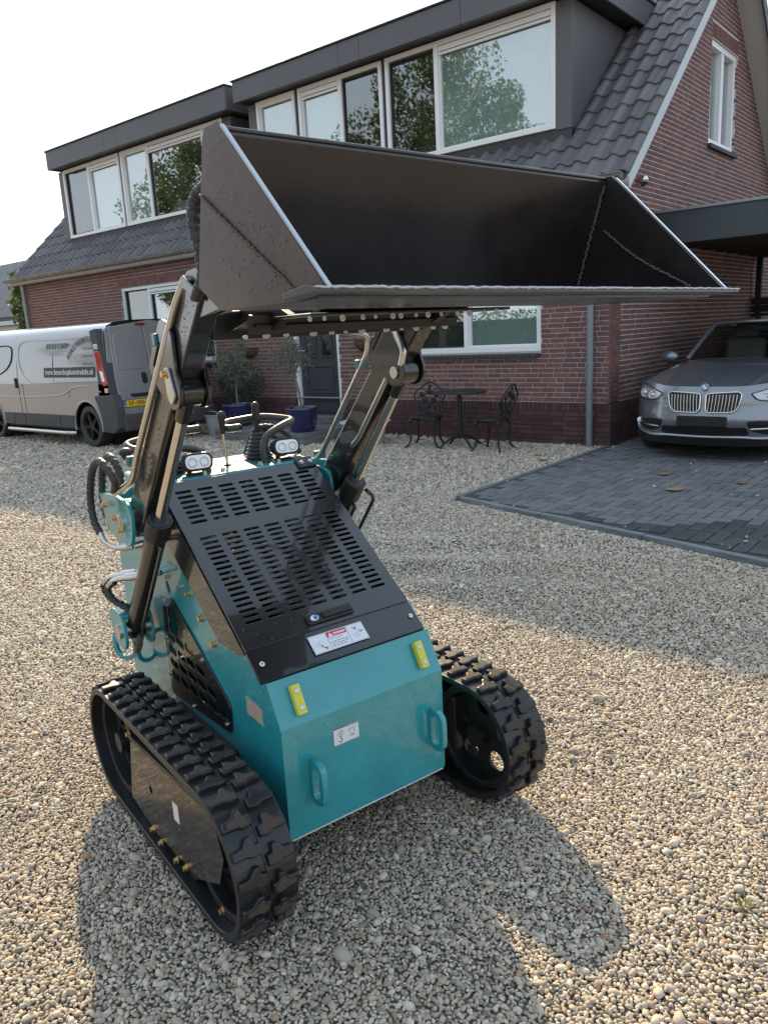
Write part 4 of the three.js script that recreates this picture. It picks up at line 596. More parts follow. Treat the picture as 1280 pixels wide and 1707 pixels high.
// --- bucket
{
  const b = sub('bucket', loader, { label: 'wide black bucket with a worn bright cutting edge' }), roll = 0.012;
  const side = [[1.285, 1.622], [1.2, 1.608], [0.93, 1.608], [0.845, 1.655], [0.914, 1.9], [0.926, 1.914], [0.975, 1.914], [0.985, 1.905]];
  const tilt = (g) => g.translate(0, -1.62, 0).rotateZ(-roll).translate(0, 1.62, 0);
  for (const x of [-0.525, 0.527]) P('side_plate', tilt(zy(side, x - 0.004, x + 0.004, 0.001)), x < 0 ? M.bucketSide : M.bucketIn, b);
  P('back_plate', tilt(zy([[0.862, 1.656], [0.868, 1.653], [0.958, 1.9], [0.958, 1.912], [0.95, 1.912]], -0.521, 0.523)), M.bucketIn, b);
  P('floor_plate', tilt(zy([[0.845, 1.655], [0.862, 1.66], [0.935, 1.617], [1.25, 1.619], [1.25, 1.609], [0.93, 1.609]], -0.521, 0.523)), M.bucketIn, b);
  P('rolled_edge', tilt(cyl([-0.52, 1.909, 0.956], [0.522, 1.909, 0.956], 0.005, 0.005, 12)), M.bucketIn, b);
  P('cutting_edge', tilt(zy([[1.2, 1.61], [1.2, 1.619], [1.27, 1.628], [1.3, 1.622], [1.3, 1.616]], -0.556, 0.56, 0.001)), M.bucketIn, b);
  const seam = []; for (let x = -0.552; x < 0.556; x += 0.007) seam.push(MX(V(x, 1.6225 - (x) * roll, 1.301).add(V(0, rr(-0.0008, 0.0008), 0)), q1.identity().clone(), V(0.0085, rr(0.0016, 0.0026), 0.002)));
  copies('worn_edge', new THREE.SphereGeometry(1, 8, 6), M.steelEdge, seam, b);
  // worn front rims of the side plates, weld beads
  for (const [x, m] of [[-0.525, M.steelEdge], [0.527, M.steelBright]]) P('rim', tilt(zy([[1.286, 1.6235], [1.289, 1.6245], [0.9885, 1.9075], [0.9855, 1.9045]], x - 0.0036, x + 0.0036)), m, b);
  const bead = (pts, r, step) => { const c = new THREE.CatmullRomCurve3(pts.map(v3)), n = Math.round(c.getLength() / step), out = []; for (let i = 0; i <= n; i++) out.push(MX(c.getPointAt(i / n).add(V(0, rr(-1, 1) * r * 0.5, rr(-1, 1) * r * 0.5)), q1.identity().clone(), V(r * 0.7, r * rr(0.8, 1.3), r * rr(0.8, 1.3)))); return out; };
  copies('weld_beads', new THREE.SphereGeometry(1, 8, 6), M.bucketSide, bead([[-0.53, 1.815, 0.893], [-0.53, 1.63, 1.2]], 0.0028, 0.0035), b);
  copies('weld_beads', new THREE.SphereGeometry(1, 8, 6), mat(0.11, 0.1, 0.09, 0.5, 0.4), [...bead([[0.521, 1.885, 0.957], [0.521, 1.66, 0.878]], 0.0042, 0.004), ...bead([[0.5215, 1.78, 0.96], [0.5215, 1.705, 1.06], [0.5215, 1.63, 1.2]], 0.0028, 0.004)], b);
  P('hose', wrapped([[-0.45, 1.85, 0.79], [-0.455, 1.855, 0.755], [-0.46, 1.842, 0.722], [-0.462, 1.80, 0.705], [-0.455, 1.745, 0.708], [-0.445, 1.70, 0.69], [-0.435, 1.655, 0.62]], 0.0145), M.rubberDry, b);
}
function wrapped(pts, r) {                                                  // hose in a spiral guard
  const c = new THREE.CatmullRomCurve3(pts.map(v3), false, 'centripetal'), L = c.getLength(), n = Math.round(L / 0.0042), rs = 12, rows = [], fr = c.computeFrenetFrames(n);
  for (let i = 0; i <= n; i++) { const p = c.getPointAt(i / n), s = i / n * L, row = []; for (let k = 0; k < rs; k++) { const a = k / rs * 6.2832, ph = (s / 0.021 + k / rs) % 1, R = r * (1 - 0.34 * Math.max(0, 1 - Math.abs(ph - 0.5) / 0.2)); row.push(p.clone().addScaledVector(fr.normals[i], Math.cos(a) * R).addScaledVector(fr.binormals[i], Math.sin(a) * R)); } rows.push(row); }
  return grid(rows, true);
}
// --- hoses at the back of the arm
{
  const h = (pts, r = 0.0125) => P('hydraulic_hose', wrapped(pts, r), M.rubberDry, loader);
  const a = h([[-0.44, 1.125, -0.12], [-0.455, 1.17, -0.06], [-0.47, 1.215, -0.09], [-0.47, 1.222, -0.135], [-0.47, 1.2, -0.2], [-0.47, 1.149, -0.252], [-0.47, 1.064, -0.29], [-0.47, 1.006, -0.277], [-0.465, 0.975, -0.25]]);
  P('fitting', [bent([[-0.465, 0.978, -0.252], [-0.462, 0.945, -0.222], [-0.45, 0.935, -0.17], [-0.4, 0.94, -0.14]], 0.0085, 0.025, 10), cyl([-0.43, 0.937, -0.158], [-0.4, 0.94, -0.14], 0.0145, 0.0145, 6), cyl([-0.395, 0.94, -0.138], [-0.35, 0.945, -0.12], 0.0125, 0.0125, 6), cyl([-0.35, 0.945, -0.12], [-0.285, 0.95, -0.1], 0.009)], M.zinc, a);
  const b = h([[-0.41, 1.115, -0.165], [-0.405, 1.17, -0.16], [-0.41, 1.215, -0.2], [-0.41, 1.218, -0.245], [-0.41, 1.19, -0.3], [-0.41, 1.14, -0.335], [-0.41, 1.065, -0.357], [-0.41, 1.001, -0.342]]);
  P('fitting', [bent([[-0.41, 1.005, -0.343], [-0.41, 0.965, -0.33], [-0.405, 0.95, -0.29], [-0.37, 0.955, -0.265]], 0.008, 0.022, 10), cyl([-0.395, 0.953, -0.28], [-0.37, 0.956, -0.262], 0.0135, 0.0135, 6), cyl([-0.37, 0.956, -0.262], [-0.285, 0.96, -0.24], 0.01)], M.zinc, b);
  for (const dz of [0, 0.045]) { const k = h([[-0.42, 0.783, -0.36 + dz], [-0.44, 0.755, -0.385 + dz], [-0.425, 0.71, -0.375 + dz], [-0.39, 0.68, -0.35 + dz], [-0.34, 0.64, -0.36 + dz]], 0.0115); P('fitting', [bent([[-0.44, 0.765, -0.38 + dz], [-0.425, 0.79, -0.362 + dz], [-0.36, 0.795, -0.33 + dz]], 0.0095, 0.02, 10), cyl([-0.385, 0.793, -0.345 + dz], [-0.345, 0.797, -0.32 + dz], 0.0145, 0.0145, 6), cyl([-0.345, 0.797, -0.32 + dz], [-0.285, 0.8, -0.29 + dz], 0.011, 0.011, 6)], M.zinc, k); }
  h([[0.33, 1.128, -0.3], [0.29, 1.2, -0.31], [0.235, 1.235, -0.36], [0.2, 1.22, -0.4], [0.18, 1.13, -0.4]], 0.011); h([[0.29, 1.128, -0.33], [0.25, 1.2, -0.36], [0.205, 1.225, -0.4], [0.17, 1.13, -0.44]], 0.011);
}
// --- control deck: grab bars, levers, boots, lamps
{
  const bar = mat(0.05, 0.048, 0.045, 0.38, 0.1);
  P('grab_bar', bent([[0.128, 1.12, -0.2], [0.125, 1.215, -0.205], [0.215, 1.252, -0.21], [0.285, 1.262, -0.24], [0.2, 1.28, -0.33], [0.04, 1.27, -0.335], [0.015, 1.255, -0.27], [0.06, 1.26, -0.235]], 0.0135, 0.055, 14), bar, loader);
  P('grab_bar', bent([[-0.095, 1.12, -0.2], [-0.098, 1.2, -0.205], [-0.19, 1.222, -0.21], [-0.33, 1.228, -0.22], [-0.345, 1.245, -0.27], [-0.2, 1.265, -0.29], [-0.085, 1.27, -0.26]], 0.0135, 0.05, 14), bar, loader);
  for (const [x, y, z] of [[0.06, 1.26, -0.235], [-0.085, 1.27, -0.26]]) P('bar_end', cyl([x, y, z], [x + 0.004, y + 0.0005, z + 0.003], 0.009, 0.009), M.dark, loader);
  const lever = (x, z, h, label) => { const l = sub('lever', loader, { label }); P('rod', cyl([x, 1.125, z], [x - 0.006, 1.125 + h * 0.62, z], 0.0048, 0.0048, 12), M.chrome, l); P('grip', G([new THREE.LatheGeometry([[0.006, 0], [0.009, 0.004], [0.0125, 0.045], [0.0145, 0.062], [0.0135, 0.072], [0.008, 0.079], [0, 0.081]].map((p) => new THREE.Vector2(...p)), 18).translate(x - 0.006, 1.125 + h * 0.58, z)]), M.satin, l); P('collar', cyl([x, 1.128, z], [x, 1.134, z], 0.013), M.satin, l); };
  lever(0.008, -0.26, 0.2, 'lever in the middle of the control deck');
  { const l = sub('joystick', loader), x = 0.15, z = -0.29; P('boot', new THREE.LatheGeometry(Array.from({ length: 33 }, (_, i) => new THREE.Vector2((0.058 - i * 0.0012) * (i % 4 < 2 ? 1 : 0.84), i * 0.0034)), 28).translate(x, 1.126, z), M.rubberDry, l); P('stick', cyl([x, 1.22, z], [x + 0.002, 1.27, z], 0.009), M.satin, l); P('grip', new THREE.CapsuleGeometry(0.0145, 0.05, 8, 16).translate(x + 0.003, 1.3, z), M.satin, l); }
  { const l = sub('joystick', loader), x = -0.2, z = -0.27; P('boot', new THREE.LatheGeometry(Array.from({ length: 33 }, (_, i) => new THREE.Vector2((0.058 - i * 0.0012) * (i % 4 < 2 ? 1 : 0.84), i * 0.0034)), 28).translate(x, 1.126, z), M.rubberDry, l); }
  { const l = sub('throttle_lever', loader); P('rod', cyl([-0.36, 1.13, -0.13], [-0.378, 1.215, -0.15], 0.006), M.chrome, l); P('knob', G([new THREE.SphereGeometry(0.021, 18, 12).scale(1, 0.72, 1).translate(-0.381, 1.237, -0.153), cyl([-0.378, 1.215, -0.15], [-0.38, 1.228, -0.152], 0.012, 0.015)]), M.satin, l); P('base', rb(0.035, 0.06, 0.04, -0.352, 1.105, -0.12, 0.006), M.tealDark, l); P('bracket', rb(0.12, 0.012, 0.09, -0.335, 1.078, -0.15, 0.003), M.teal, l); }
  for (const [x, y, z] of [[0.206, 1.176, -0.2], [-0.148, 1.172, -0.17]]) {
    const l = sub('work_lamp', loader), body = shapeOf([[-0.052, -0.031], [0.052, -0.031], [0.052, 0.031], [-0.052, 0.031]], 0.03), face = shapeOf([[-0.043, -0.023], [0.043, -0.023], [0.043, 0.023], [-0.043, 0.023]], 0.022), T = (g) => g.rotateX(-0.12).rotateY(-0.12).translate(x, y, z);
    P('housing', T(G([extrude(body, 0.032, 0.006), extrude(shapeOf([[-0.04, -0.024], [0.04, -0.024], [0.04, 0.024], [-0.04, 0.024]], 0.02), 0.04, 0.004).translate(0, 0, -0.038)])), M.satin, l);
    P('lens', T(extrude(face, 0.006, 0.002).translate(0, 0, 0.029)), M.lens, l);
    for (const k of [-0.02, 0.02]) P('reflector', T(G([new THREE.TorusGeometry(0.014, 0.0025, 8, 20).translate(k, 0, 0.0352)])), mat(0.6, 0.68, 0.74, 0.25, 0.4), l);
    P('bracket', [rb(0.012, 0.05, 0.02, x - 0.02, 1.148, z - 0.012, 0.003), rb(0.06, 0.008, 0.045, x, 1.13, z - 0.01, 0.002)], M.satin, l);
  }
  for (const [x, z] of [[-0.055, -0.165], [0.09, -0.165], [0.16, -0.16], [-0.125, -0.16], [0.25, -0.17]]) P('bolt', along(hexbolt(0.008, 0.012), [x, 1.127, z], [0, 1, 0]), M.zinc, loader);
}
// --- tracks
function track(x0, x1, outer, label) {
  const t = sub('track', loader, { label }), zr = -0.27, zf = 0.52, cy = 0.226, R = 0.19, th = 0.02;
  const loop = (r, n = 26) => { const p = []; for (let i = 0; i <= n; i++) { const a = -Math.PI / 2 + Math.PI * i / n; p.push([zf + Math.cos(a) * r, cy + Math.sin(a) * r]); } for (let i = 0; i <= n; i++) { const a = Math.PI / 2 + Math.PI * i / n; p.push([zr + Math.cos(a) * r, cy + Math.sin(a) * r]); } return p; };
  const mid = (x0 + x1) / 2, s = shapeOf(loop(R + th / 2)); s.holes.push(new THREE.Path(loop(R - th / 2).map(([a, b]) => new THREE.Vector2(a, b))));
  P('belt', [zy(s, x0, x1, 0.003)], M.rubber, t);
  const rim = shapeOf(loop(R - th / 2 + 0.002)); rim.holes.push(new THREE.Path(loop(R - th / 2 - 0.022).map(([a, b]) => new THREE.Vector2(a, b)))); P('guide_rim', [zy(rim, mid - 0.02, mid + 0.02, 0.003)], M.rubber, t);
  const g1 = shapeOf(loop(R + th / 2 + 0.003)); g1.holes.push(new THREE.Path(loop(R + th / 2 - 0.002).map(([a, b]) => new THREE.Vector2(a, b)))); P('centre_rib', zy(g1, mid - 0.003, mid + 0.003, 0.001), M.rubber, t);
  // tread lugs
  const straight = zf - zr, Ltot = 2 * straight + 2 * Math.PI * (R + th / 2), N = 40;
  const lugShape = (sg) => shapeOf([[0.004, -0.016], [0.03, -0.019], [0.042, -0.012], [0.079, -0.012], [0.079, 0.013], [0.05, 0.016], [0.036, 0.036], [0.022, 0.036], [0.02, 0.013], [0.004, 0.013]].map(([a, b]) => [sg * a, b]), 0.005);
  const geos = [1, -1].map((sg) => new THREE.ExtrudeGeometry(lugShape(sg), { depth: 0.0105, bevelEnabled: true, bevelThickness: 0.005, bevelSize: 0.004, bevelOffset: -0.004, bevelSegments: 2, curveSegments: 2 }));
  const caps = [1, -1].map((sg) => new THREE.ExtrudeGeometry(shapeOf([[0.012, -0.012], [0.03, -0.014], [0.042, -0.008], [0.07, -0.008], [0.068, 0.007], [0.046, 0.01], [0.034, 0.028], [0.025, 0.026], [0.022, 0.008], [0.012, 0.008]].map(([a, b]) => [sg * a, b]), 0.006), { depth: 0.0012, bevelEnabled: false, curveSegments: 2 }).translate(0, 0, 0.0153));
  const capDirt = { m: [[], []] };
  for (let k = 0; k < N; k++) for (const sg of [1, -1]) {
    let d = ((k + (sg > 0 ? 0.5 : 0)) / N) * Ltot, z, y, tz, ty, r = R + th / 2;
    if (d < straight) { z = zr + d; y = cy + r; tz = 1; ty = 0; } else if ((d -= straight) < Math.PI * r) { const a = Math.PI / 2 - d / r; z = zf + Math.cos(a) * r; y = cy + Math.sin(a) * r; tz = Math.sin(a); ty = -Math.cos(a); } else if ((d -= Math.PI * r) < straight) { z = zf - d; y = cy - r; tz = -1; ty = 0; } else { d -= straight; const a = -Math.PI / 2 - d / r; z = zr + Math.cos(a) * r; y = cy + Math.sin(a) * r; tz = Math.sin(a); ty = -Math.cos(a); }
    const tan = V(0, ty, tz), n = V(0, tz, -ty), m = new THREE.Matrix4().makeBasis(V(1, 0, 0), tan.clone().negate(), n); if (m.determinant() < 0) m.makeBasis(V(1, 0, 0), tan, n); m.setPosition(mid, y, z);
    const o = new THREE.Mesh(geos[sg > 0 ? 0 : 1], M.rubber); o.name = 'lug'; o.castShadow = o.receiveShadow = true; m.decompose(o.position, o.quaternion, o.scale); t.add(o);
    capDirt.m[sg > 0 ? 0 : 1].push(m.clone());
  }
  capDirt.m.forEach((l, i) => { const keep = l.filter(() => rnd() < 0.6); copies('dry_mud', caps[i], M.mudThin, keep, t); });
  // wheels
  const wheel = (z, r, holes, name) => { const q = new THREE.Shape(); q.absarc(0, 0, r, 0, Math.PI * 2); for (let k = 0; k < holes; k++) { const a = k / holes * 6.2832 + 0.3, h = new THREE.Path(); h.absarc(Math.cos(a) * r * 0.62, Math.sin(a) * r * 0.62, r * 0.21, 0, Math.PI * 2); q.holes.push(h); } const rimg = new THREE.Shape(); rimg.absarc(0, 0, R - th / 2 - 0.001, 0, Math.PI * 2); const hh = new THREE.Path(); hh.absarc(0, 0, r - 0.012, 0, Math.PI * 2); rimg.holes.push(hh); P(name, [extrude(q, 0.012, 0.002, 14).applyMatrix4(ZY).translate(mid + 0.006, cy, z), extrude(rimg, x1 - x0 - 0.07, 0.004, 20).applyMatrix4(ZY).translate(x1 - 0.035, cy, z), cyl([mid - 0.05, cy, z], [mid + 0.05, cy, z], 0.035)], M.satin, t); };
  wheel(zf, 0.165, 5, 'idler_wheel'); wheel(zr, 0.165, 8, 'drive_sprocket');
  for (const z of [-0.07, 0.07, 0.2, 0.33]) P('roller', [cyl([x0 + 0.03, cy - R + th / 2 + 0.045, z], [x1 - 0.03, cy - R + th / 2 + 0.045, z], 0.043, 0.043, 20)], M.satin, t);
  const fx = outer < 0 ? x0 : x1, cov = [[-0.025, 0.354], [0.587, 0.404], [0.634, 0.295], [0.59, 0.2], [0.45, 0.13], [0.12, 0.095], [-0.09, 0.12]], cx0 = outer < 0 ? fx + 0.006 : fx - 0.012;
  P('side_cover', [zy(cov, cx0, cx0 + 0.006, 0.001, 0, [new THREE.Path(stadiumAt(0.12, 0.245, 0.026, 0.026, 0).getPoints(4)), ])], M.cover, t);
  P('frame_rail', [rbb(mid - 0.045, mid + 0.045, 0.12, 0.33, -0.1, 0.42, 0.01), zy([[-0.03, 0.35], [0.587, 0.398], [0.587, 0.412], [-0.03, 0.364]], Math.min(cx0, mid), Math.max(cx0 + 0.006, mid)), bb(cx0, cx0 + 0.03, 0.35, 0.37, -0.05, 0.0)], M.satin, t);
  for (const [z, y] of [[-0.02, 0.375], [0.1, 0.1], [0.165, 0.088], [0.29, 0.1], [0.36, 0.115], [0.6, 0.13]]) P('bolt', along(hexbolt(0.0078, 0.011), [outer < 0 ? cx0 : cx0 + 0.006, y, z], [outer, 0, 0]), M.brass, t);
  P('axle_stub', rbb(Math.min(mid, outer < 0 ? -0.28 : 0.28), Math.max(mid, outer < 0 ? -0.28 : 0.28), 0.2, 0.34, -0.2, 0.25, 0.01), M.satin, t);
  if (outer < 0) P('sticker', zy([[0.305, 0.3], [0.345, 0.303], [0.345, 0.245], [0.305, 0.242]], cx0 - 0.0012, cx0 - 0.0003), mat(0.72, 0.6, 0.56, 0.5), t);
}
track(-0.53, -0.362, -1, 'track in front with its side cover in view'); track(0.4, 0.572, 1, 'track on the far side with round holes in its wheel');
// --- rain drops standing on the wet paint
{
  const d = new THREE.SphereGeometry(1, 8, 5, 0, 6.2832, 0, 1.5), dm = mat(0.03, 0.03, 0.03, 0.03, 0, { clearcoat: 1 }), ms = [], up = V(0, 1, 0), put = (p, n, s) => ms.push(MX(p, new THREE.Quaternion().setFromUnitVectors(up, n), V(s, s * 0.65, s)));
  const inPoly = (z, y, P2) => { let c = false; for (let i = 0, j = P2.length - 1; i < P2.length; j = i++) if ((P2[i][1] > y) !== (P2[j][1] > y) && z < (P2[j][0] - P2[i][0]) * (y - P2[i][1]) / (P2[j][1] - P2[i][1]) + P2[i][0]) c = !c; return c; };
  for (let k = 0; k < 420; k++) { const z = rr(0.85, 1.28), y = rr(1.61, 1.91); if (inPoly(z, y, [[1.27, 1.625], [0.93, 1.615], [0.86, 1.66], [0.925, 1.89], [0.97, 1.9]])) put([-0.529, y, z], V(-1, 0, 0), rr(0.0006, 0.0019)); }
  for (let k = 0; k < 260; k++) { const u = rr(-0.28, 0.28), v = rr(0, 0.65); const p = V(u, v, 0.005).applyMatrix4(hoodM); put(p, V(0, hc, hs), rr(0.001, 0.0026)); }
  for (let k = 0; k < 240; k++) { const z = rr(0.1, 0.53), y = rr(0.3, 0.68); if (inPoly(z, y, [[0.53, 0.2], [0.53, 0.52], [0.45, 0.64], [0.3, 0.64], [0.25, 0.48], [0.24, 0.38], [0.1, 0.3]])) put([-0.2855, y, z], V(-1, 0, 0), rr(0.001, 0.0026)); }
  for (let k = 0; k < 420; k++) { const y = rr(1.0, 1.66), z = -1.15 + 0.93 * y + rr(0.0, 0.12) + 0.012; put([-0.3955, y, z], V(-1, 0, 0), rr(0.0007, 0.0018)); }
  for (let k = 0; k < 120; k++) put([rr(-0.28, 0.28), rr(0.2, 0.52), 0.5445], V(0, 0, 1), rr(0.0008, 0.0018));
  for (let k = 0; k < 160; k++) put([rr(-0.29, 0.29), 1.1285, rr(-0.44, -0.14)], up, rr(0.0015, 0.004));
  copies('water_drops', d, dm, ms, loader);
}

// ---------------------------------------------------------------- carport beside the gable
{
  const c = worldThing('carport', 'flat-roofed carport with a dark slate fascia built against the gable wall', 'carport', [-1.5, 0, -12.6]);
  const fas = mat(0.04, 0.052, 0.06, 0.5), wood = mat(0.045, 0.04, 0.034, 0.8);
  P('fascia', rbb(GX + 0.012, 2.0, 2.47, 2.86, -10.5, -10.45, 0.004), fas, c); P('edge_trim', rbb(GX + 0.012, 2.02, 2.861, 2.895, -10.54, -10.425, 0.004), mat(0.25, 0.27, 0.3, 0.4, 0.4), c);
  P('roof', bb(GX + 0.015, 1.98, 2.74, 2.85, -15.6, -10.51), fas, c);
  for (let k = 0; k < 9; k++) P('rafter', bb(GX + 0.02, 1.95, 2.5, 2.73, -10.62 - k * 0.6, -10.56 - k * 0.6), wood, c);
  for (let k = 0; k < 30; k++) P('ceiling_board', bb(GX + 0.02 + k * 0.2, GX + 0.02 + k * 0.2 + 0.19, 2.731, 2.739, -15.5, -10.55), wood, c);
  for (const z of [-10.6, -13.0, -15.4]) P('post', rbb(1.7, 1.82, 0, 2.5, z - 0.06, z + 0.06, 0.006), fas, c);
  const fence = mat(0.02, 0.021, 0.023, 0.8);
  for (let k = 0; k < 14; k++) P('back_board', bb(GX + 0.02, 1.95, 0.02 + k * 0.128, 0.02 + k * 0.128 + 0.122, -15.1 + rr(0, 0.004), -15.06), fence, c);
  for (const x of [-3.95, -2.85, -1.7, -0.4, 0.8]) P('post', rbb(x, x + 0.09, 0, 2.6, -15.2, -15.105, 0.005), fence, c);
  const w = worldThing('garden_wall', 'pale red brick wall glimpsed through the gap behind the carport', 'wall', [-1, 0, -19]);
  const core = P('masonry', bb(-6, 4, 0, 3.2, -19.3, -19.012), M.mortar, w), l = []; courses(l, -4.6, 0.5, 1.5, 2.7, [], (u, v) => [u, v, -19.0], qF, 10); splitPieces(core, 'brick', l, brickGeo, brickMats, brickTones, brickBase, 0);
}
// ---------------------------------------------------------------- silver-grey car
{
  const car = worldThing('car', 'silver-grey car with twin chrome-rimmed grilles parked nose out by the gable', 'car', [-2.66, 0, -10.9]);
  const cx = -2.66, nz = -8.45, paint = mat(0.22, 0.235, 0.26, 0.28, 0.65, { clearcoat: 1, clearcoatRoughness: 0.03 }), black = mat(0.008, 0.008, 0.009, 0.45), blackGloss = M.gloss;
  const D = (x, y) => 0.55 * Math.pow(Math.abs(x) / 0.9, 3.3) + 0.42 * Math.max(0, y - 0.66) ** 1.35 + 0.5 * Math.max(0, 0.42 - y) ** 1.6 - 0.03 * Math.exp(-(((y - 0.47) / 0.1) ** 2));
  const F = (x, y, off = 0) => V(cx + x, y, nz - D(x, y) + off);
  const yTop = (x) => 0.825 + 0.03 * Math.exp(-(((Math.abs(x) - 0.66) / 0.2) ** 2)) - 0.012 * Math.exp(-((x / 0.05) ** 2));
  const rows = []; for (let j = 0; j <= 22; j++) rows.push(Array.from({ length: 61 }, (_, i) => { const x = -0.94 + 1.88 * i / 60, y = 0.23 + (yTop(x) - 0.23) * j / 22; return F(x, y); }));
  P('front_bumper', grid(rows), paint, car);
  const hood = []; for (let j = 0; j <= 24; j++) { const t = j / 24; hood.push(Array.from({ length: 61 }, (_, i) => { const x = -0.94 + 1.88 * i / 60, u = Math.abs(x) / 0.94, y0 = yTop(x), f = F(x, y0), zb = nz - 1.42 - 0.28 * u * u, crease = 0.016 * Math.exp(-(((Math.abs(x) - 0.43 - 0.2 * t) / 0.035) ** 2)) * Math.sin(Math.PI * Math.min(1, t * 1.3 + 0.12)); const yb = 1.045 - 0.03 * u * u - 0.1 * Math.pow(u, 7); const s = 1 - (1 - t) ** 1.7; return V(cx + x, y0 + (yb - y0) * s - 0.045 * Math.pow(u, 6) * Math.sin(Math.PI * t) + crease, f.z + (zb - f.z) * t); })); }
  P('hood', grid(hood), paint, car);
  for (const s of [-1, 1]) {
    const side = []; for (let j = 0; j <= 12; j++) side.push(Array.from({ length: 40 }, (_, i) => { const d = 0.62 + i / 39 * 4.2, y = 0.23 + j / 12 * (0.62 + 0.13 * Math.min(1, i / 14)); return V(cx + s * (0.94 - 0.05 * Math.max(0, (y - 0.6) / 0.35) ** 2 - 0.05 * Math.max(0, (0.4 - y) / 0.2)), y, nz - d); })); P('side_panel', grid(side), paint, car);
    for (const d of [0.92, 3.99]) { const w = sub('wheel', car), x = cx + s * 0.83; P('tyre', new THREE.TorusGeometry(0.27, 0.075, 14, 40).scale(1, 1, 1.6).rotateY(1.5708).translate(x, 0.34, nz - d), M.rubberDry, w); P('rim', [cyl([x - 0.05, 0.34, nz - d], [x + 0.05, 0.34, nz - d], 0.25, 0.25, 32)], M.zinc, w); }
  }
  P('underbody', [bb(cx - 0.9, cx + 0.9, 0.2, 0.26, nz - 4.8, nz - 0.62), bb(cx - 0.7, cx + 0.7, 0.2, 0.5, nz - 0.64, nz - 0.58)], black, car);
  // skins that lie on the curved nose
  const skin = (pts, off, m, name, par, round = 0.02, holes = []) => { const sh = shapeOf(pts, round); sh.holes.push(...holes.map((h) => new THREE.Path(shapeOf(h, round * 0.8).getPoints(6)))); const g = finer(new THREE.ShapeGeometry(sh, 6), 3), p = g.attributes.position; for (let i = 0; i < p.count; i++) { const q = F(p.getX(i), p.getY(i), off); p.setXYZ(i, q.x, q.y, q.z); } g.computeVertexNormals(); return P(name, g, m, par); };
  const fine = (x0, x1, y0, y1, off, top, bot) => { const r = []; for (let j = 0; j <= 8; j++) r.push(Array.from({ length: 33 }, (_, i) => { const x = x0 + (x1 - x0) * i / 32, a = bot ? bot(x) : y0, b = top ? top(x) : y1; return F(x, a + (b - a) * j / 8, off); })); return grid(r); };
  const onF = (pts, r, off, closed, seg = 60) => tube(pts.map(([x, y]) => F(x, y, off)), r, seg, 8, closed);
  for (const s of [-1, 1]) {
    const k = sub('grille', car), pts = [[0.028, 0.752], [0.345, 0.772], [0.378, 0.745], [0.352, 0.61], [0.3, 0.562], [0.06, 0.556], [0.03, 0.585]].map(([x, y]) => [s * x, y]);
    skin(pts, 0.012, black, 'backing', k, 0.03);
    const ring = shapeOf(pts, 0.035).getPoints(5).map((p) => [p.x, p.y]).filter((p, i, a) => !i || Math.hypot(p[0] - a[i - 1][0], p[1] - a[i - 1][1]) > 0.004); if (Math.hypot(ring[0][0] - ring[ring.length - 1][0], ring[0][1] - ring[ring.length - 1][1]) < 0.004) ring.pop();
    P('rim', onF(ring, 0.0085, 0.016, true, 120), M.chrome, k);
    for (let i = 0; i < 9; i++) { const x = 0.062 + i * 0.0335, top = 0.745, bot = 0.566 + Math.max(0, x - 0.29) * 0.75; P('slat', onF([[s * (x + 0.004), top], [s * x, (top + bot) / 2], [s * (x - 0.008), bot]], 0.0042, 0.02, false, 10), M.zinc, k); }
    const h = sub('headlight', car), hp = [[0.46, 0.752], [0.5, 0.765], [0.78, 0.843], [0.83, 0.832], [0.885, 0.745], [0.872, 0.69], [0.72, 0.672], [0.52, 0.692]].map(([x, y]) => [s * x, y]);
    skin(hp, 0.006, mat(0.45, 0.47, 0.5, 0.28, 0.85), 'housing', h, 0.02); P('seal', onF([...hp, hp[0]], 0.005, 0.02, false, 80), black, h); const gl = skin(hp, 0.026, M.glassClear, 'lens', h, 0.02);
    for (const [x, y, r] of [[0.6, 0.722, 0.036], [0.725, 0.735, 0.043]]) { const c = F(s * x, y, 0.01); P('projector', [new THREE.TorusGeometry(r, 0.006, 8, 24).translate(c.x, c.y, c.z + 0.004)], mat(0.85, 0.86, 0.88, 0.2, 0.3), h); P('bulb', new THREE.SphereGeometry(r * 0.75, 16, 12).scale(1, 1, 0.4).translate(c.x, c.y, c.z), M.chrome, h); }
    P('reflector', fineSkin(F, s, hp), mat(0.7, 0.72, 0.75, 0.25, 0.8), h);
    skin([[0.43, 0.47], [0.56, 0.478], [0.88, 0.425], [0.9, 0.37], [0.6, 0.325], [0.47, 0.37]].map(([x, y]) => [s * x, y]), 0.006, black, 'air_intake', car, 0.03);
    P('chrome_strip', onF([[0.47, 0.39], [0.65, 0.392], [0.82, 0.4]].map(([x, y]) => [s * x, y]), 0.0105, 0.014, false, 24), M.chrome, car);
    const fc = F(s * 0.83, 0.408, 0.012); P('fog_lamp', [new THREE.SphereGeometry(0.034, 18, 12).scale(1, 1, 0.5).translate(fc.x, fc.y, fc.z)], M.lens, car);
    P('washer_cap', fine(s > 0 ? 0.62 : -0.72, s > 0 ? 0.72 : -0.62, 0.62, 0.655, 0.003), paint, car);
    const mx = cx + s * 0.985, m = sub('door_mirror', car); P('shell', new THREE.SphereGeometry(1, 20, 14).scale(0.115, 0.075, 0.07).translate(mx, 1.06, nz - 1.72), paint, m); P('arm', rb(0.12, 0.03, 0.05, cx + s * 0.88, 1.0, nz - 1.72, 0.01), black, m);
  }
  skin([[-0.43, 0.405], [0.43, 0.405], [0.46, 0.33], [0.4, 0.315], [-0.4, 0.315], [-0.46, 0.33]], 0.008, black, 'air_intake', car, 0.02);
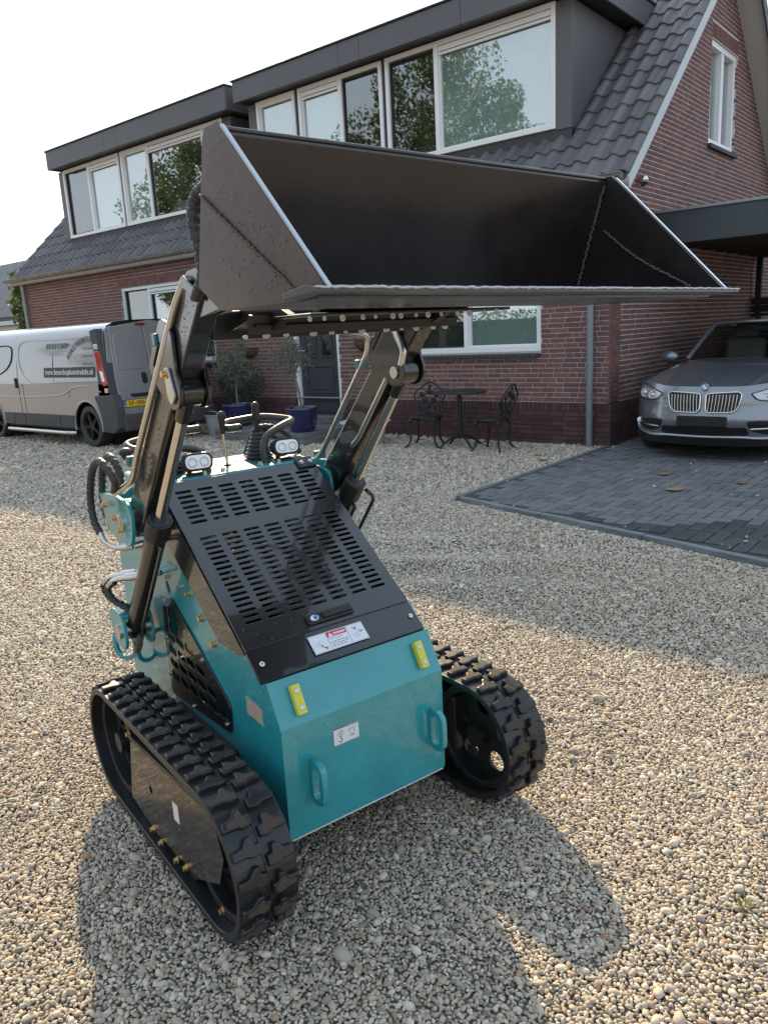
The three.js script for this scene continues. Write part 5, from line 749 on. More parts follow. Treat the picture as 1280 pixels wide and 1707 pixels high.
  P('lower_lip', onF([[-0.9, 0.36], [-0.86, 0.315], [-0.62, 0.288], [-0.5, 0.292], [-0.42, 0.3], [0, 0.298], [0.42, 0.3], [0.5, 0.292], [0.62, 0.288], [0.86, 0.315], [0.9, 0.36]], 0.014, 0.012, false, 90), mat(0.5, 0.52, 0.55, 0.3, 0.7), car);
  P('lower_apron', fine(-0.9, 0.9, 0.2, 0.285, 0.01), black, car);
  const pl = F(0, 0.468, 0.018); const np = P('plate_holder', rb(0.51, 0.112, 0.016, pl.x, pl.y, pl.z + 0.004, 0.006), black, car); for (let i = 0; i < 3; i++) P('rib', bx(0.46, 0.004, 0.004, pl.x, pl.y - 0.03 + i * 0.03, pl.z + 0.0135), M.satin, np);
  { const c = F(0, 0.808, 0), t = decal(0, 0, 128, 128, (g) => { g.fillStyle = '#111'; g.fillRect(0, 0, 128, 128); g.strokeStyle = '#ddd'; g.lineWidth = 5; g.beginPath(); g.arc(64, 64, 60, 0, 7); g.stroke(); const q = [['#e8eef4', 0], ['#2b6fc0', 1], ['#e8eef4', 2], ['#2b6fc0', 3]]; for (const [f, i] of q) { g.fillStyle = f; g.beginPath(); g.moveTo(64, 64); g.arc(64, 64, 38, i * Math.PI / 2, (i + 1) * Math.PI / 2); g.fill(); } g.beginPath(); g.arc(64, 64, 38, 0, 7); g.stroke(); });
    const e = P('emblem', [cyl([0, 0, 0], [0, 0, 0.008], 0.042, 0.042, 28)], M.chrome, car), f = P('emblem_face', new THREE.CircleGeometry(0.0395, 28), new THREE.MeshStandardMaterial({ map: t, roughness: 0.25 }), car); for (const o of [e, f]) { o.position.add(V(c.x, c.y + 0.006, c.z + (o === f ? 0.0075 : -0.002))); o.rotation.x = -0.62; } f.position.y += 0.0055; }
  // cabin
  const ws = [], wsIn = []; for (let j = 0; j <= 10; j++) { const t = j / 10; ws.push(Array.from({ length: 25 }, (_, i) => { const u = -1 + 2 * i / 24, hw = 0.74 - 0.14 * t; return V(cx + u * hw, 1.03 + 0.435 * t - 0.015 * t * t - 0.012 * u * u, nz - 1.46 - 0.72 * t - 0.24 * u * u * (1 - 0.4 * t)); })); }
  P('windscreen', grid(ws), M.glassCar, car);
  for (const s of [-1, 1]) { const a = ws.map((r) => r[s < 0 ? 0 : 24]); P('pillar', tube(a.map((p) => p.clone().add(V(s * 0.018, 0.002, -0.01))), 0.03, 20, 8), paint, car); P('side_glass', grid([Array.from({ length: 12 }, (_, i) => V(cx + s * (0.62 + 0.0 * i), 1.44 - 0.01 * (i / 11) ** 2 * 20, nz - 2.25 - i * 0.17)), Array.from({ length: 12 }, (_, i) => V(cx + s * 0.86, 0.96, nz - 1.85 - i * 0.22))]), M.glassDark, car); }
  const roof = []; for (let j = 0; j <= 12; j++) { const t = j / 12; roof.push(Array.from({ length: 25 }, (_, i) => { const u = -1 + 2 * i / 24; return V(cx + u * (0.62 + 0.03 * Math.sin(t * 3.1)), 1.452 + 0.075 * Math.sin(Math.min(1, t * 1.5) * 1.57) - 0.25 * Math.max(0, t - 0.6) ** 1.5 - 0.03 * u * u - 0.03 * u ** 6, nz - 2.18 - t * 2.3 - 0.14 * u * u * (1 - t)); })); } P('roof', grid(roof), paint, car);
  P('header', tube(ws[10].map((p) => p.clone().add(V(0, 0.006, -0.01))), 0.018, 30, 8), paint, car);
  const trim = mat(0.02, 0.02, 0.022, 0.8), seat = mat(0.2, 0.185, 0.165, 0.7);
  P('dashboard', [rb(1.5, 0.12, 0.7, cx, 0.95, nz - 1.95, 0.04), bb(cx - 0.8, cx + 0.8, 0.3, 0.95, nz - 4.4, nz - 4.3), bb(cx - 0.85, cx - 0.82, 0.3, 0.98, nz - 4.3, nz - 1.9), bb(cx + 0.82, cx + 0.85, 0.3, 0.98, nz - 4.3, nz - 1.9)], trim, car);
  for (const x of [-0.37, 0.37]) { const s = sub('seat', car); P('backrest', rb(0.5, 0.62, 0.16, cx + x, 0.93, nz - 2.85, 0.07).rotateX(0), seat, s); P('headrest', rb(0.28, 0.2, 0.1, cx + x, 1.34, nz - 2.88, 0.045), seat, s); for (const d of [-0.06, 0.06]) P('rod', cyl([cx + x + d, 1.2, nz - 2.87], [cx + x + d, 1.27, nz - 2.87], 0.007), M.chrome, s); }
  P('inner_mirror', rb(0.22, 0.06, 0.03, cx, 1.36, nz - 2.1, 0.02), trim, car); P('steering_wheel', new THREE.TorusGeometry(0.17, 0.014, 8, 30).rotateX(-0.4).translate(cx + 0.37, 0.98, nz - 2.32), trim, car);
  P('wiper', [tube([V(cx - 0.55, 1.035, nz - 1.5), V(cx - 0.1, 1.045, nz - 1.43), V(cx + 0.2, 1.05, nz - 1.43)], 0.008, 16, 6)], black, car);
}
function finer(g, n) { g = g.toNonIndexed(); for (let k = 0; k < n; k++) { const a = g.attributes.position, out = []; for (let i = 0; i < a.count; i += 3) { const [A, B, Cc] = [0, 1, 2].map((j) => [a.getX(i + j), a.getY(i + j), 0]), m = (p, q) => [(p[0] + q[0]) / 2, (p[1] + q[1]) / 2, 0], ab = m(A, B), bc = m(B, Cc), ca = m(Cc, A); out.push(...A, ...ab, ...ca, ...ab, ...B, ...bc, ...ca, ...bc, ...Cc, ...ab, ...bc, ...ca); } g = new THREE.BufferGeometry(); g.setAttribute('position', new THREE.Float32BufferAttribute(out, 3)); } return g; }
function fineSkin(F, s, hp) { const a = F(s * 0.8, 0.79, 0.012), b = F(s * 0.66, 0.775, 0.012), c = F(s * 0.56, 0.752, 0.012), d = F(s * 0.84, 0.74, 0.012); return tube([c, b, a, d], 0.012, 20, 8); }
// ---------------------------------------------------------------- silver delivery van in front of the far end of the house
{
  const van = worldThing('delivery_van', 'silver delivery van lettered for a construction firm, its closed back doors towards the loader', 'van', [-13.2, 0, -7.3]);
  const zs = -6.42, zc = -7.35, paint = mat(0.3, 0.3, 0.3, 0.34, 0.5, { clearcoat: 1, clearcoatRoughness: 0.05 }), trim = mat(0.055, 0.056, 0.058, 0.6), black = mat(0.008, 0.008, 0.009, 0.6);
  const xr = (y) => -10.66 - 0.2 * Math.max(0, y - 0.45) / 1.4, sec = [[1.0, 0], [1.12, 0.006], [1.45, 0.045], [1.7, 0.085], [1.8, 0.115], [1.87, 0.19], [1.92, 0.32], [1.945, 0.6], [1.95, 0.93]];
  // side below the belt, with wheel arches
  const arch = (x) => { const p = new THREE.Path(); p.absarc(x, 0.33, 0.4, 0, Math.PI * 2); return p; };
  const low = new THREE.Shape(), ay = 0.33 - 0.02, ax = Math.sqrt(0.4 * 0.4 - 0.03 * 0.03), a0 = Math.asin(-0.03 / 0.4); low.moveTo(-15.5, 0.3);
  for (const x of [-14.72, -11.44]) { low.lineTo(x - ax, 0.3); low.absarc(x, 0.33, 0.4, Math.PI - a0, a0, true); }
  low.lineTo(xr(0.3), 0.3); low.lineTo(xr(1.0), 1.0); low.lineTo(-15.5, 1.0); low.closePath();
  P('side_panel', [extrude(low, 0.02, 0, 24).translate(0, 0, zs - 0.02)], paint, van);
  const tops = []; for (const x of [-14.9, -14.2, -13.2, -12.2, -11.4, 0]) tops.push([...sec.map(([y, o]) => V(x || xr(y) - (y > 1.85 ? 0.03 : 0), y, zs - o)), ...sec.slice(0, -1).reverse().map(([y, o]) => V(x || xr(y) - (y > 1.85 ? 0.03 : 0), y, 2 * zc - zs + o))]);
  P('upper_body', grid(tops), paint, van);
  P('side_panel', bb(-15.5, -10.7, 0.3, 1.0, 2 * zc - zs, 2 * zc - zs + 0.02), paint, van);
  P('inside', [bb(-15.4, -10.85, 0.62, 0.99, -8.1, -6.62), bb(-14.3, -11.85, 0.25, 0.62, -8.1, -6.5), bb(-11.0, -10.8, 0.28, 0.62, -8.1, -6.5)], black, van);
  P('nose', [rb(1.0, 0.75, 1.8, -15.4, 0.68, zc, 0.2), rb(0.6, 0.4, 1.5, -15.1, 1.15, zc, 0.15)], paint, van);
  // rear doors
  const rear = (pts, d0, d1, r = 0.05, b = 0.008) => xy(pts, 0, 1, 0, 0) && (() => { const s = shapeOf(pts, r), g = extrude(s, d1 - d0, b), p = g.attributes.position; for (let i = 0; i < p.count; i++) { const z = p.getX(i), y = p.getY(i), d = p.getZ(i); p.setXYZ(i, xr(y) + d0 + d, y, z); } const id = g; for (let i = 0; i < p.count; i += 3) { const a = [0, 1, 2].map((k) => [p.getX(i + k), p.getY(i + k), p.getZ(i + k)]); p.setXYZ(i + 1, ...a[2]); p.setXYZ(i + 2, ...a[1]); } g.computeVertexNormals(); return id; })();
  P('rear_frame', rear([[zs - 0.03, 0.42], [zs - 0.02, 1.0], [zs - 0.13, 1.84], [zc, 1.935], [2 * zc - zs + 0.13, 1.84], [2 * zc - zs + 0.02, 1.0], [2 * zc - zs + 0.03, 0.42]], -0.06, -0.006), paint, van);
  const split = -7.2;
  for (const [a, b, nm] of [[zs - 0.13, split + 0.006, 'near'], [split - 0.006, 2 * zc - zs + 0.13, 'far']]) {
    const d = sub('rear_door', van), i = nm === 'near' ? -0.06 : 0.0;
    P('panel', rear([[a, 0.5], [a + (nm === 'near' ? -0.0 : 0), 1.1], [a - (nm === 'near' ? 0.06 : 0), 1.86], [b + (nm === 'near' ? 0 : 0.06), 1.86], [b, 1.1], [b, 0.5]].map(([z, y]) => [z, y]), -0.004, 0.012, 0.03), paint, d);
    P('inset', rear([[a - 0.06, 1.2], [a - 0.1, 1.74], [b + 0.07, 1.74], [b + 0.06, 1.2]], 0.009, 0.019, 0.06, 0.005), paint, d);
    P('lower_inset', rear([[a - 0.05, 0.56], [a - 0.06, 0.86], [b + 0.03, 0.86], [b + 0.03, 0.56]], 0.009, 0.017, 0.03, 0.004), paint, d);
  }
  P('door_handle', rear([[split + 0.1, 0.97], [split + 0.1, 1.14], [split + 0.19, 1.14], [split + 0.19, 0.97]].reverse(), 0.016, 0.032, 0.04, 0.006), black, van); P('plate_handle', rear([[-6.78, 0.775], [-6.74, 0.83], [-7.1, 0.83], [-7.06, 0.775]], 0.014, 0.028, 0.02, 0.005), black, van);
  P('high_brake_lamp', rear([[split + 0.12, 1.855], [split + 0.12, 1.895], [split - 0.05, 1.895], [split - 0.05, 1.855]], 0.0, 0.022, 0.012, 0.004), mat(0.22, 0.015, 0.02, 0.25, 0, { clearcoat: 1 }), van);
  { const t = decal(0, 0, 512, 112, (g, W, H) => { g.fillStyle = '#e2b21c'; g.fillRect(0, 0, W, H); g.strokeStyle = '#222'; g.lineWidth = 5; g.strokeRect(4, 4, W - 8, H - 8); g.fillStyle = '#1d47a8'; g.fillRect(4, 4, 52, H - 8); g.strokeStyle = '#e8c93a'; g.lineWidth = 3; g.beginPath(); g.arc(30, 38, 15, 0, 7); g.stroke(); g.fillStyle = '#fff'; g.font = 'bold 30px sans-serif'; g.fillText('NL', 10, 96); g.fillStyle = '#111'; g.font = 'bold 92px sans-serif'; g.textAlign = 'center'; g.fillText('VF-390-B', 284, 89, 430); });
    const n = sub('number_plate', van), g = new THREE.PlaneGeometry(0.5, 0.112).rotateZ(0.0).rotateY(Math.PI / 2); const at = V(xr(0.7) + 0.024, 0.685, -6.84), q = new THREE.Quaternion().setFromAxisAngle(V(0, 0, 1), 0.142);
    P('backing', rb(0.008, 0.12, 0.515, 0, 0, 0, 0.003).applyQuaternion(q).translate(at.x - 0.0, at.y, at.z), black, n); P('face', g.applyQuaternion(q).translate(at.x + 0.006, at.y + 0.0008, at.z), new THREE.MeshStandardMaterial({ map: t, roughness: 0.4 }), n); }
  { const t = decal(0, 0, 512, 96, (g, W, H) => { g.clearRect(0, 0, W, H); g.fillStyle = '#26282c'; g.font = 'bold 78px sans-serif'; g.fillText('BENSCHOP', 4, 76, 500); }); P('door_lettering', new THREE.PlaneGeometry(0.72, 0.1).rotateY(Math.PI / 2).applyQuaternion(new THREE.Quaternion().setFromAxisAngle(V(0, 0, 1), 0.142)).translate(xr(1.05) + 0.0205, 1.06, -7.62), new THREE.MeshStandardMaterial({ map: t, transparent: true, roughness: 0.5 }), van); }
  // corner pillar, tail lamp, bumper
  P('corner_trim', [xy([[-11.09, 1.8], [-10.92, 1.83], [-10.76, 1.2], [-10.7, 0.8], [-11.05, 0.8], [-11.0, 1.3]], zs - 0.16, zs + 0.0, 0.012, 0.03)], trim, van);
  P('bumper', [xy([[-11.17, 0.82], [-10.66, 0.84], [-10.58, 0.6], [-10.58, 0.33], [-10.72, 0.25], [-11.0, 0.27], [-11.04, 0.55]], zs - 0.14, zs + 0.014, 0.014, 0.04), rbb(-10.86, -10.565, 0.27, 0.53, 2 * zc - zs + 0.02, zs - 0.1, 0.04)], trim, van);
  P('reflector', rbb(-10.563, -10.558, 0.4, 0.43, -6.85, -6.65, 0.002), mat(0.3, 0.02, 0.02, 0.3), van);
  { const l = sub('tail_lamp', van); P('lens', xy([[-10.985, 1.5], [-10.86, 1.5], [-10.735, 0.98], [-10.86, 0.96], [-10.96, 1.22]], zs - 0.13, zs + 0.022, 0.016, 0.04), mat(0.42, 0.012, 0.02, 0.12, 0, { clearcoat: 1, clearcoatRoughness: 0.03 }), l); P('clear_part', xy([[-10.9, 1.2], [-10.815, 1.2], [-10.775, 1.04], [-10.86, 1.03]], zs - 0.1, zs + 0.027, 0.01, 0.03), M.lens, l); P('chrome_block', rbb(-11.0, -10.89, 1.52, 1.6, zs - 0.08, zs + 0.015, 0.008), M.chrome, l); P('chrome_block', rbb(-10.83, -10.74, 0.87, 0.94, zs - 0.08, zs + 0.02, 0.008), M.chrome, l); }
  P('lower_cladding', [rbb(-14.25, -13.9, 0.305, 0.5, zs - 0.01, zs + 0.018), rbb(-13.88, -13.5, 0.305, 0.5, zs - 0.01, zs + 0.018), rbb(-13.48, -12.3, 0.305, 0.5, zs - 0.01, zs + 0.018), rbb(-12.28, -11.86, 0.305, 0.5, zs - 0.01, zs + 0.018)], trim, van);
  P('side_step', [bent([[-14.2, 0.2, zs - 0.05], [-14.1, 0.215, zs + 0.05], [-12.0, 0.215, zs + 0.05], [-11.9, 0.215, zs - 0.03]], 0.034, 0.06, 16)], M.zinc, van);
  const seam = (pts) => pts.map((p) => V(p[0], p[1], zs - offS(p[1]) + 0.0015)); function offS(y) { for (let i = 0; i < sec.length - 1; i++) if (y >= sec[i][0] && y <= sec[i + 1][0]) return sec[i][1] + (sec[i + 1][1] - sec[i][1]) * (y - sec[i][0]) / (sec[i + 1][0] - sec[i][0]); return 0; }
  const gap = mat(0.05, 0.05, 0.052, 0.8);
  for (const [x0, x1, y0, y1] of [[-13.62, -13.6, 1.8, 0.5], [-13.46, -13.44, 1.0, 0.5], [-12.38, -12.36, 1.82, 1.02], [-11.92, -11.92, 0.9, 0.78]]) P('seam', tube(seam([[x0, y0], [(x0 + x1) / 2, (y0 + y1) / 2], [x1, y1]]), 0.0035, 20, 6), gap, van);
  // pressed panel outline on the side
  P('pressing', tube(seam([[-11.08, 1.705], [-12.2, 1.7], [-13.4, 1.69], [-13.52, 1.62], [-13.53, 1.4], [-13.42, 1.2], [-13.2, 1.045], [-12.9, 1.02], [-12.0, 1.03], [-10.98, 1.05]]), 0.008, 120, 8), paint, van);
  P('fold', tube([V(-14.3, 0.78, zs + 0.001), V(-12.6, 0.8, zs + 0.001), V(-12.1, 0.84, zs + 0.001), V(-11.8, 0.93, zs + 0.001), V(-11.4, 0.97, zs + 0.001), V(-10.95, 0.88, zs + 0.001)], 0.011, 60, 8), paint, van);
  P('arch_rim', [-11.44, -14.72].map((x) => new THREE.TorusGeometry(0.405, 0.018, 8, 40, Math.PI * 1.1).rotateZ(-0.16).translate(x, 0.33, zs + 0.0)), paint, van);
  P('wheel_well', [-11.44, -14.72].map((x) => cyl([x, 0.33, zs - 0.45], [x, 0.33, zs - 0.022], 0.42, 0.42, 32)).map((g) => g), black, van).position.z -= 0.28;
  P('door_handle', xy([[-13.7, 0.93], [-13.7, 1.1], [-13.64, 1.1], [-13.62, 0.93]], zs - 0.01, zs + 0.024, 0.008, 0.02), black, van);
  const sg = P('cab_window', grid([[1.16, 1.3, 1.45, 1.6].map((y) => V(-14.6, y, zs - offS(y) + 0.004)), [1.3, 1.37, 1.5, 1.62].map((y) => V(-13.95, y, zs - offS(y) + 0.004)), [1.42, 1.48, 1.56, 1.6].map((y) => V(-13.8, y, zs - offS(y) + 0.004))]), M.glassDark, van); P('window_seal', tube([V(-14.6, 1.63, zs - 0.07), V(-13.95, 1.65, zs - 0.072), V(-13.79, 1.6, zs - 0.064), V(-13.8, 1.42, zs - 0.036), V(-13.95, 1.28, zs - 0.02), V(-14.3, 1.16, zs - 0.008), V(-14.6, 1.13, zs - 0.004)], 0.012, 50, 6), black, van);
  for (const x of [-11.44, -14.72]) for (const z of [zs - 0.13, 2 * zc - zs + 0.13]) {
    const w = sub('wheel', van); P('tyre', [new THREE.LatheGeometry([[0.235, -0.1], [0.3, -0.108], [0.325, -0.095], [0.33, -0.06], [0.33, 0.06], [0.325, 0.095], [0.3, 0.108], [0.235, 0.1]].map((p) => new THREE.Vector2(...p)), 48).rotateX(1.5708).translate(x, 0.33, z)], M.rubberDry, w);
    P('rim', [new THREE.LatheGeometry([[0.24, -0.09], [0.225, -0.05], [0.225, 0.06], [0.242, 0.1], [0.236, 0.104], [0.215, 0.075], [0.2, 0.0]].map((p) => new THREE.Vector2(...p)), 40).rotateX(1.5708).translate(x, 0.33, z)], M.satin, w);
    for (let k = 0; k < 5; k++) { const a = k / 5 * 6.2832 + 0.4; P('spoke', [xy([[-0.03, 0.03], [-0.018, 0.228], [-0.004, 0.228], [-0.008, 0.03]], 0.05, 0.085, 0.005), xy([[0.03, 0.03], [0.018, 0.228], [0.004, 0.228], [0.008, 0.03]], 0.05, 0.085, 0.005)].map((g) => g.rotateZ(a).translate(x, 0.33, z)), M.satin, w); }
    P('hub', cyl([x, 0.33, z], [x, 0.33, z + 0.082], 0.05, 0.045, 20), M.satin, w);
  }
  // lettering: flat print on the side, which leans in with height
  const ang = Math.atan(0.04 / 0.35), put = (w, h, x, y, t, o = {}) => P('lettering', new THREE.PlaneGeometry(w, h).rotateX(-0.118).translate(x, y, zs - offS(y) + 0.0065), new THREE.MeshStandardMaterial({ map: t, transparent: true, roughness: 0.45, ...o }), van);
  put(0.74, 0.15, -12.2, 1.6, decal(0, 0, 768, 150, (g, W, H) => { g.clearRect(0, 0, W, H); g.fillStyle = '#33363c'; g.font = 'bold 112px sans-serif'; 'BENSCHOP'.split('').forEach((c, i) => g.fillText(c, 10 + i * 94, 112, 80)); }));
  put(0.94, 0.5, -11.6, 1.52, decal(0, 0, 1024, 512, (g, W, H) => { g.clearRect(0, 0, W, H); g.fillStyle = '#2b2d32'; g.font = 'bold 120px sans-serif'; const s = 'KONSTRUKTIE', R = 950, cx = 905, cy = 1075; g.textAlign = 'center'; s.split('').forEach((c, i) => { const a = -2.33 + i * 0.079 * (1 + i * 0.005) ; g.save(); g.translate(cx + Math.cos(a) * R, cy + Math.sin(a) * R); g.rotate(a + Math.PI / 2); g.fillText(c, 0, 0, 76); g.restore(); }); }));
  put(0.56, 0.34, -11.37, 1.42, decal(0, 0, 512, 320, (g, W, H) => { g.clearRect(0, 0, W, H); g.fillStyle = '#44474d'; g.font = '46px sans-serif'; g.textAlign = 'right'; g.fillText('Konstruktiewerk', 470, 60, 280); g.fillText('Giettakwerken', 480, 165, 280); g.fillText('Metaalbewerking', 495, 270, 300); }));
  put(1.58, 0.16, -11.87, 1.185, decal(0, 0, 1280, 130, (g, W, H) => { g.fillStyle = '#1c1b1a'; g.fillRect(0, 0, W, H); g.fillStyle = '#d8d6d0'; g.font = 'bold 88px serif'; g.textAlign = 'center'; g.fillText('www.benschopkonstruktie.nl', W / 2, 92, 1200); }));
}

// ---------------------------------------------------------------- cast-iron chairs and table by the wall
{
  const ringPts = (n, f) => Array.from({ length: n }, (_, i) => f(i / n * 6.2832));
  function ironChair(label, at, turn) {
    const c = thing('garden_chair', label, 'chair', at, turn, 'cast-iron garden chairs beside the round table');
    P('seat', [xz(ringPts(24, (a) => [Math.cos(a) * 0.2 * (1 + 0.08 * Math.cos(2 * a)), Math.sin(a) * 0.19]), 0.4, 0.418, 0.004), tube(ringPts(28, (a) => V(Math.cos(a) * 0.205 * (1 + 0.08 * Math.cos(2 * a)), 0.405, Math.sin(a) * 0.195)), 0.014, 56, 8, true)], M.iron, c);
    const B = (x, y) => V(x, y, -0.16 - Math.max(0, y - 0.41) * 0.28 - 0.06 * Math.max(0, y - 0.6));   // the backrest leans back
    const out = [[-0.15, 0.41], [-0.15, 0.5], [-0.155, 0.55], [-0.205, 0.62], [-0.215, 0.69], [-0.17, 0.75], [-0.12, 0.775], [-0.06, 0.83], [0, 0.845], [0.06, 0.83], [0.12, 0.775], [0.17, 0.75], [0.215, 0.69], [0.205, 0.62], [0.155, 0.55], [0.15, 0.5], [0.15, 0.41]];
    P('back_frame', tube(out.map(([x, y]) => B(x, y)), 0.0125, 90, 8), M.iron, c);
    const orn = []; // leaves, roses and stems cast into the back
    for (const [x, y, r] of [[0, 0.72, 0.05], [-0.11, 0.68, 0.042], [0.11, 0.68, 0.042], [-0.05, 0.6, 0.045], [0.06, 0.6, 0.045], [0, 0.79, 0.03], [0, 0.52, 0.04], [-0.09, 0.5, 0.028], [0.09, 0.5, 0.028], [0.0, 0.45, 0.03]]) { const p = B(x, y); for (let k = 0; k < 6; k++) { const a = k / 6 * 6.28 + x * 9; orn.push(new THREE.SphereGeometry(r * 0.52, 8, 6).scale(1, 0.72, 0.3).rotateZ(a).translate(p.x + Math.cos(a) * r * 0.55, p.y + Math.sin(a) * r * 0.55, p.z)); } orn.push(new THREE.SphereGeometry(r * 0.4, 8, 6).translate(p.x, p.y, p.z + 0.004)); }
    for (const s of [-1, 1]) { orn.push(tube([B(s * 0.03, 0.42), B(s * 0.09, 0.46), B(s * 0.02, 0.54), B(s * 0.1, 0.62), B(s * 0.05, 0.7), B(s * 0.09, 0.76)], 0.008, 40, 6)); orn.push(tube([B(s * 0.14, 0.44), B(s * 0.06, 0.5), B(s * 0.13, 0.56), B(s * 0.17, 0.66)], 0.007, 30, 6)); }
    P('back_ornament', orn, M.iron, c);
    for (const [x, z] of [[-0.155, 0.14], [0.155, 0.14], [-0.14, -0.14], [0.14, -0.14]]) { const ox = Math.sign(x), oz = Math.sign(z); P('leg', [tube([V(x, 0.405, z), V(x + ox * 0.015, 0.35, z + oz * 0.018), V(x + ox * 0.008, 0.22, z + oz * 0.012), V(x + ox * 0.02, 0.08, z + oz * 0.025), V(x + ox * 0.06, 0.012, z + oz * 0.06)], 0.0145, 30, 8), new THREE.SphereGeometry(0.026, 10, 8).scale(1, 1.5, 1).translate(x + ox * 0.012, 0.36, z + oz * 0.014), new THREE.SphereGeometry(0.02, 8, 6).scale(1.2, 0.7, 1.2).translate(x + ox * 0.065, 0.015, z + oz * 0.064)], M.iron, c); }
    P('apron', [tube([V(-0.15, 0.37, 0.15), V(-0.07, 0.345, 0.17), V(0, 0.372, 0.18), V(0.07, 0.345, 0.17), V(0.15, 0.37, 0.15)], 0.009, 30, 6), tube([V(-0.17, 0.37, -0.12), V(-0.185, 0.35, 0), V(-0.17, 0.37, 0.12)], 0.009, 16, 6), tube([V(0.17, 0.37, -0.12), V(0.185, 0.35, 0), V(0.17, 0.37, 0.12)], 0.009, 16, 6)], M.iron, c);
    return c;
  }
  ironChair('black cast-iron chair showing the rose pattern of its back, nearer the front door', [-6.36, 0, -8.5], 0.35);
  ironChair('black cast-iron chair seen from its side, nearer the grey downpipe', [-5.26, 0, -8.46], -1.5);
  const t = thing('garden_table', 'round dark metal bistro table between the two cast-iron chairs', 'table', [-5.83, 0, -8.56]);
  P('table_top', [new THREE.CylinderGeometry(0.35, 0.35, 0.014, 48).translate(0, 0.735, 0), new THREE.TorusGeometry(0.35, 0.011, 8, 60).rotateX(1.5708).translate(0, 0.733, 0)], M.iron, t); P('column', cyl([0, 0.12, 0], [0, 0.73, 0], 0.03, 0.03, 20), M.iron, t);
  for (let k = 0; k < 4; k++) { const a = k * 1.5708 + 0.5, c = Math.cos(a), s = Math.sin(a); P('foot', tube([V(0, 0.15, 0), V(c * 0.12, 0.135, s * 0.12), V(c * 0.24, 0.07, s * 0.24), V(c * 0.31, 0.015, s * 0.31)], 0.016, 24, 8), M.iron, t); }
}
// ---------------------------------------------------------------- plants, pots, buckets, baskets
function leafGeo(l, w) { const g = new THREE.BufferGeometry(); g.setAttribute('position', new THREE.Float32BufferAttribute([0, 0, 0, -w / 2, l * 0.45, 0.12 * w, 0, l, 0, w / 2, l * 0.45, 0.12 * w], 3)); g.setIndex([0, 2, 1, 0, 3, 2]); g.computeVertexNormals(); return g; }
function foliage(name, parent, n, geo, m, tones, pos, sc = [0.8, 1.25]) { const ms = [], cs = [], q = new THREE.Quaternion(), e = new THREE.Euler(); for (let i = 0; i < n; i++) { const p = pos(i); if (!p) continue; q.setFromEuler(e.set(rr(-1.3, 1.3), rr(0, 6.28), rr(-1.3, 1.3))); const s = rr(...sc); ms.push(MX(p, q.clone(), V(s, s, s))); const t = tones[Math.floor(rnd() * tones.length)], k = rr(0.8, 1.2); cs.push(C(t[0] * k, t[1] * k, t[2] * k)); } return copies(name, geo, m, ms, parent, cs); }
const leafMat = mat(1, 1, 1, 0.7, 0, { transmission: 0.35, thickness: 0, side: THREE.DoubleSide });
leafMat.color.setRGB(1, 1, 1);
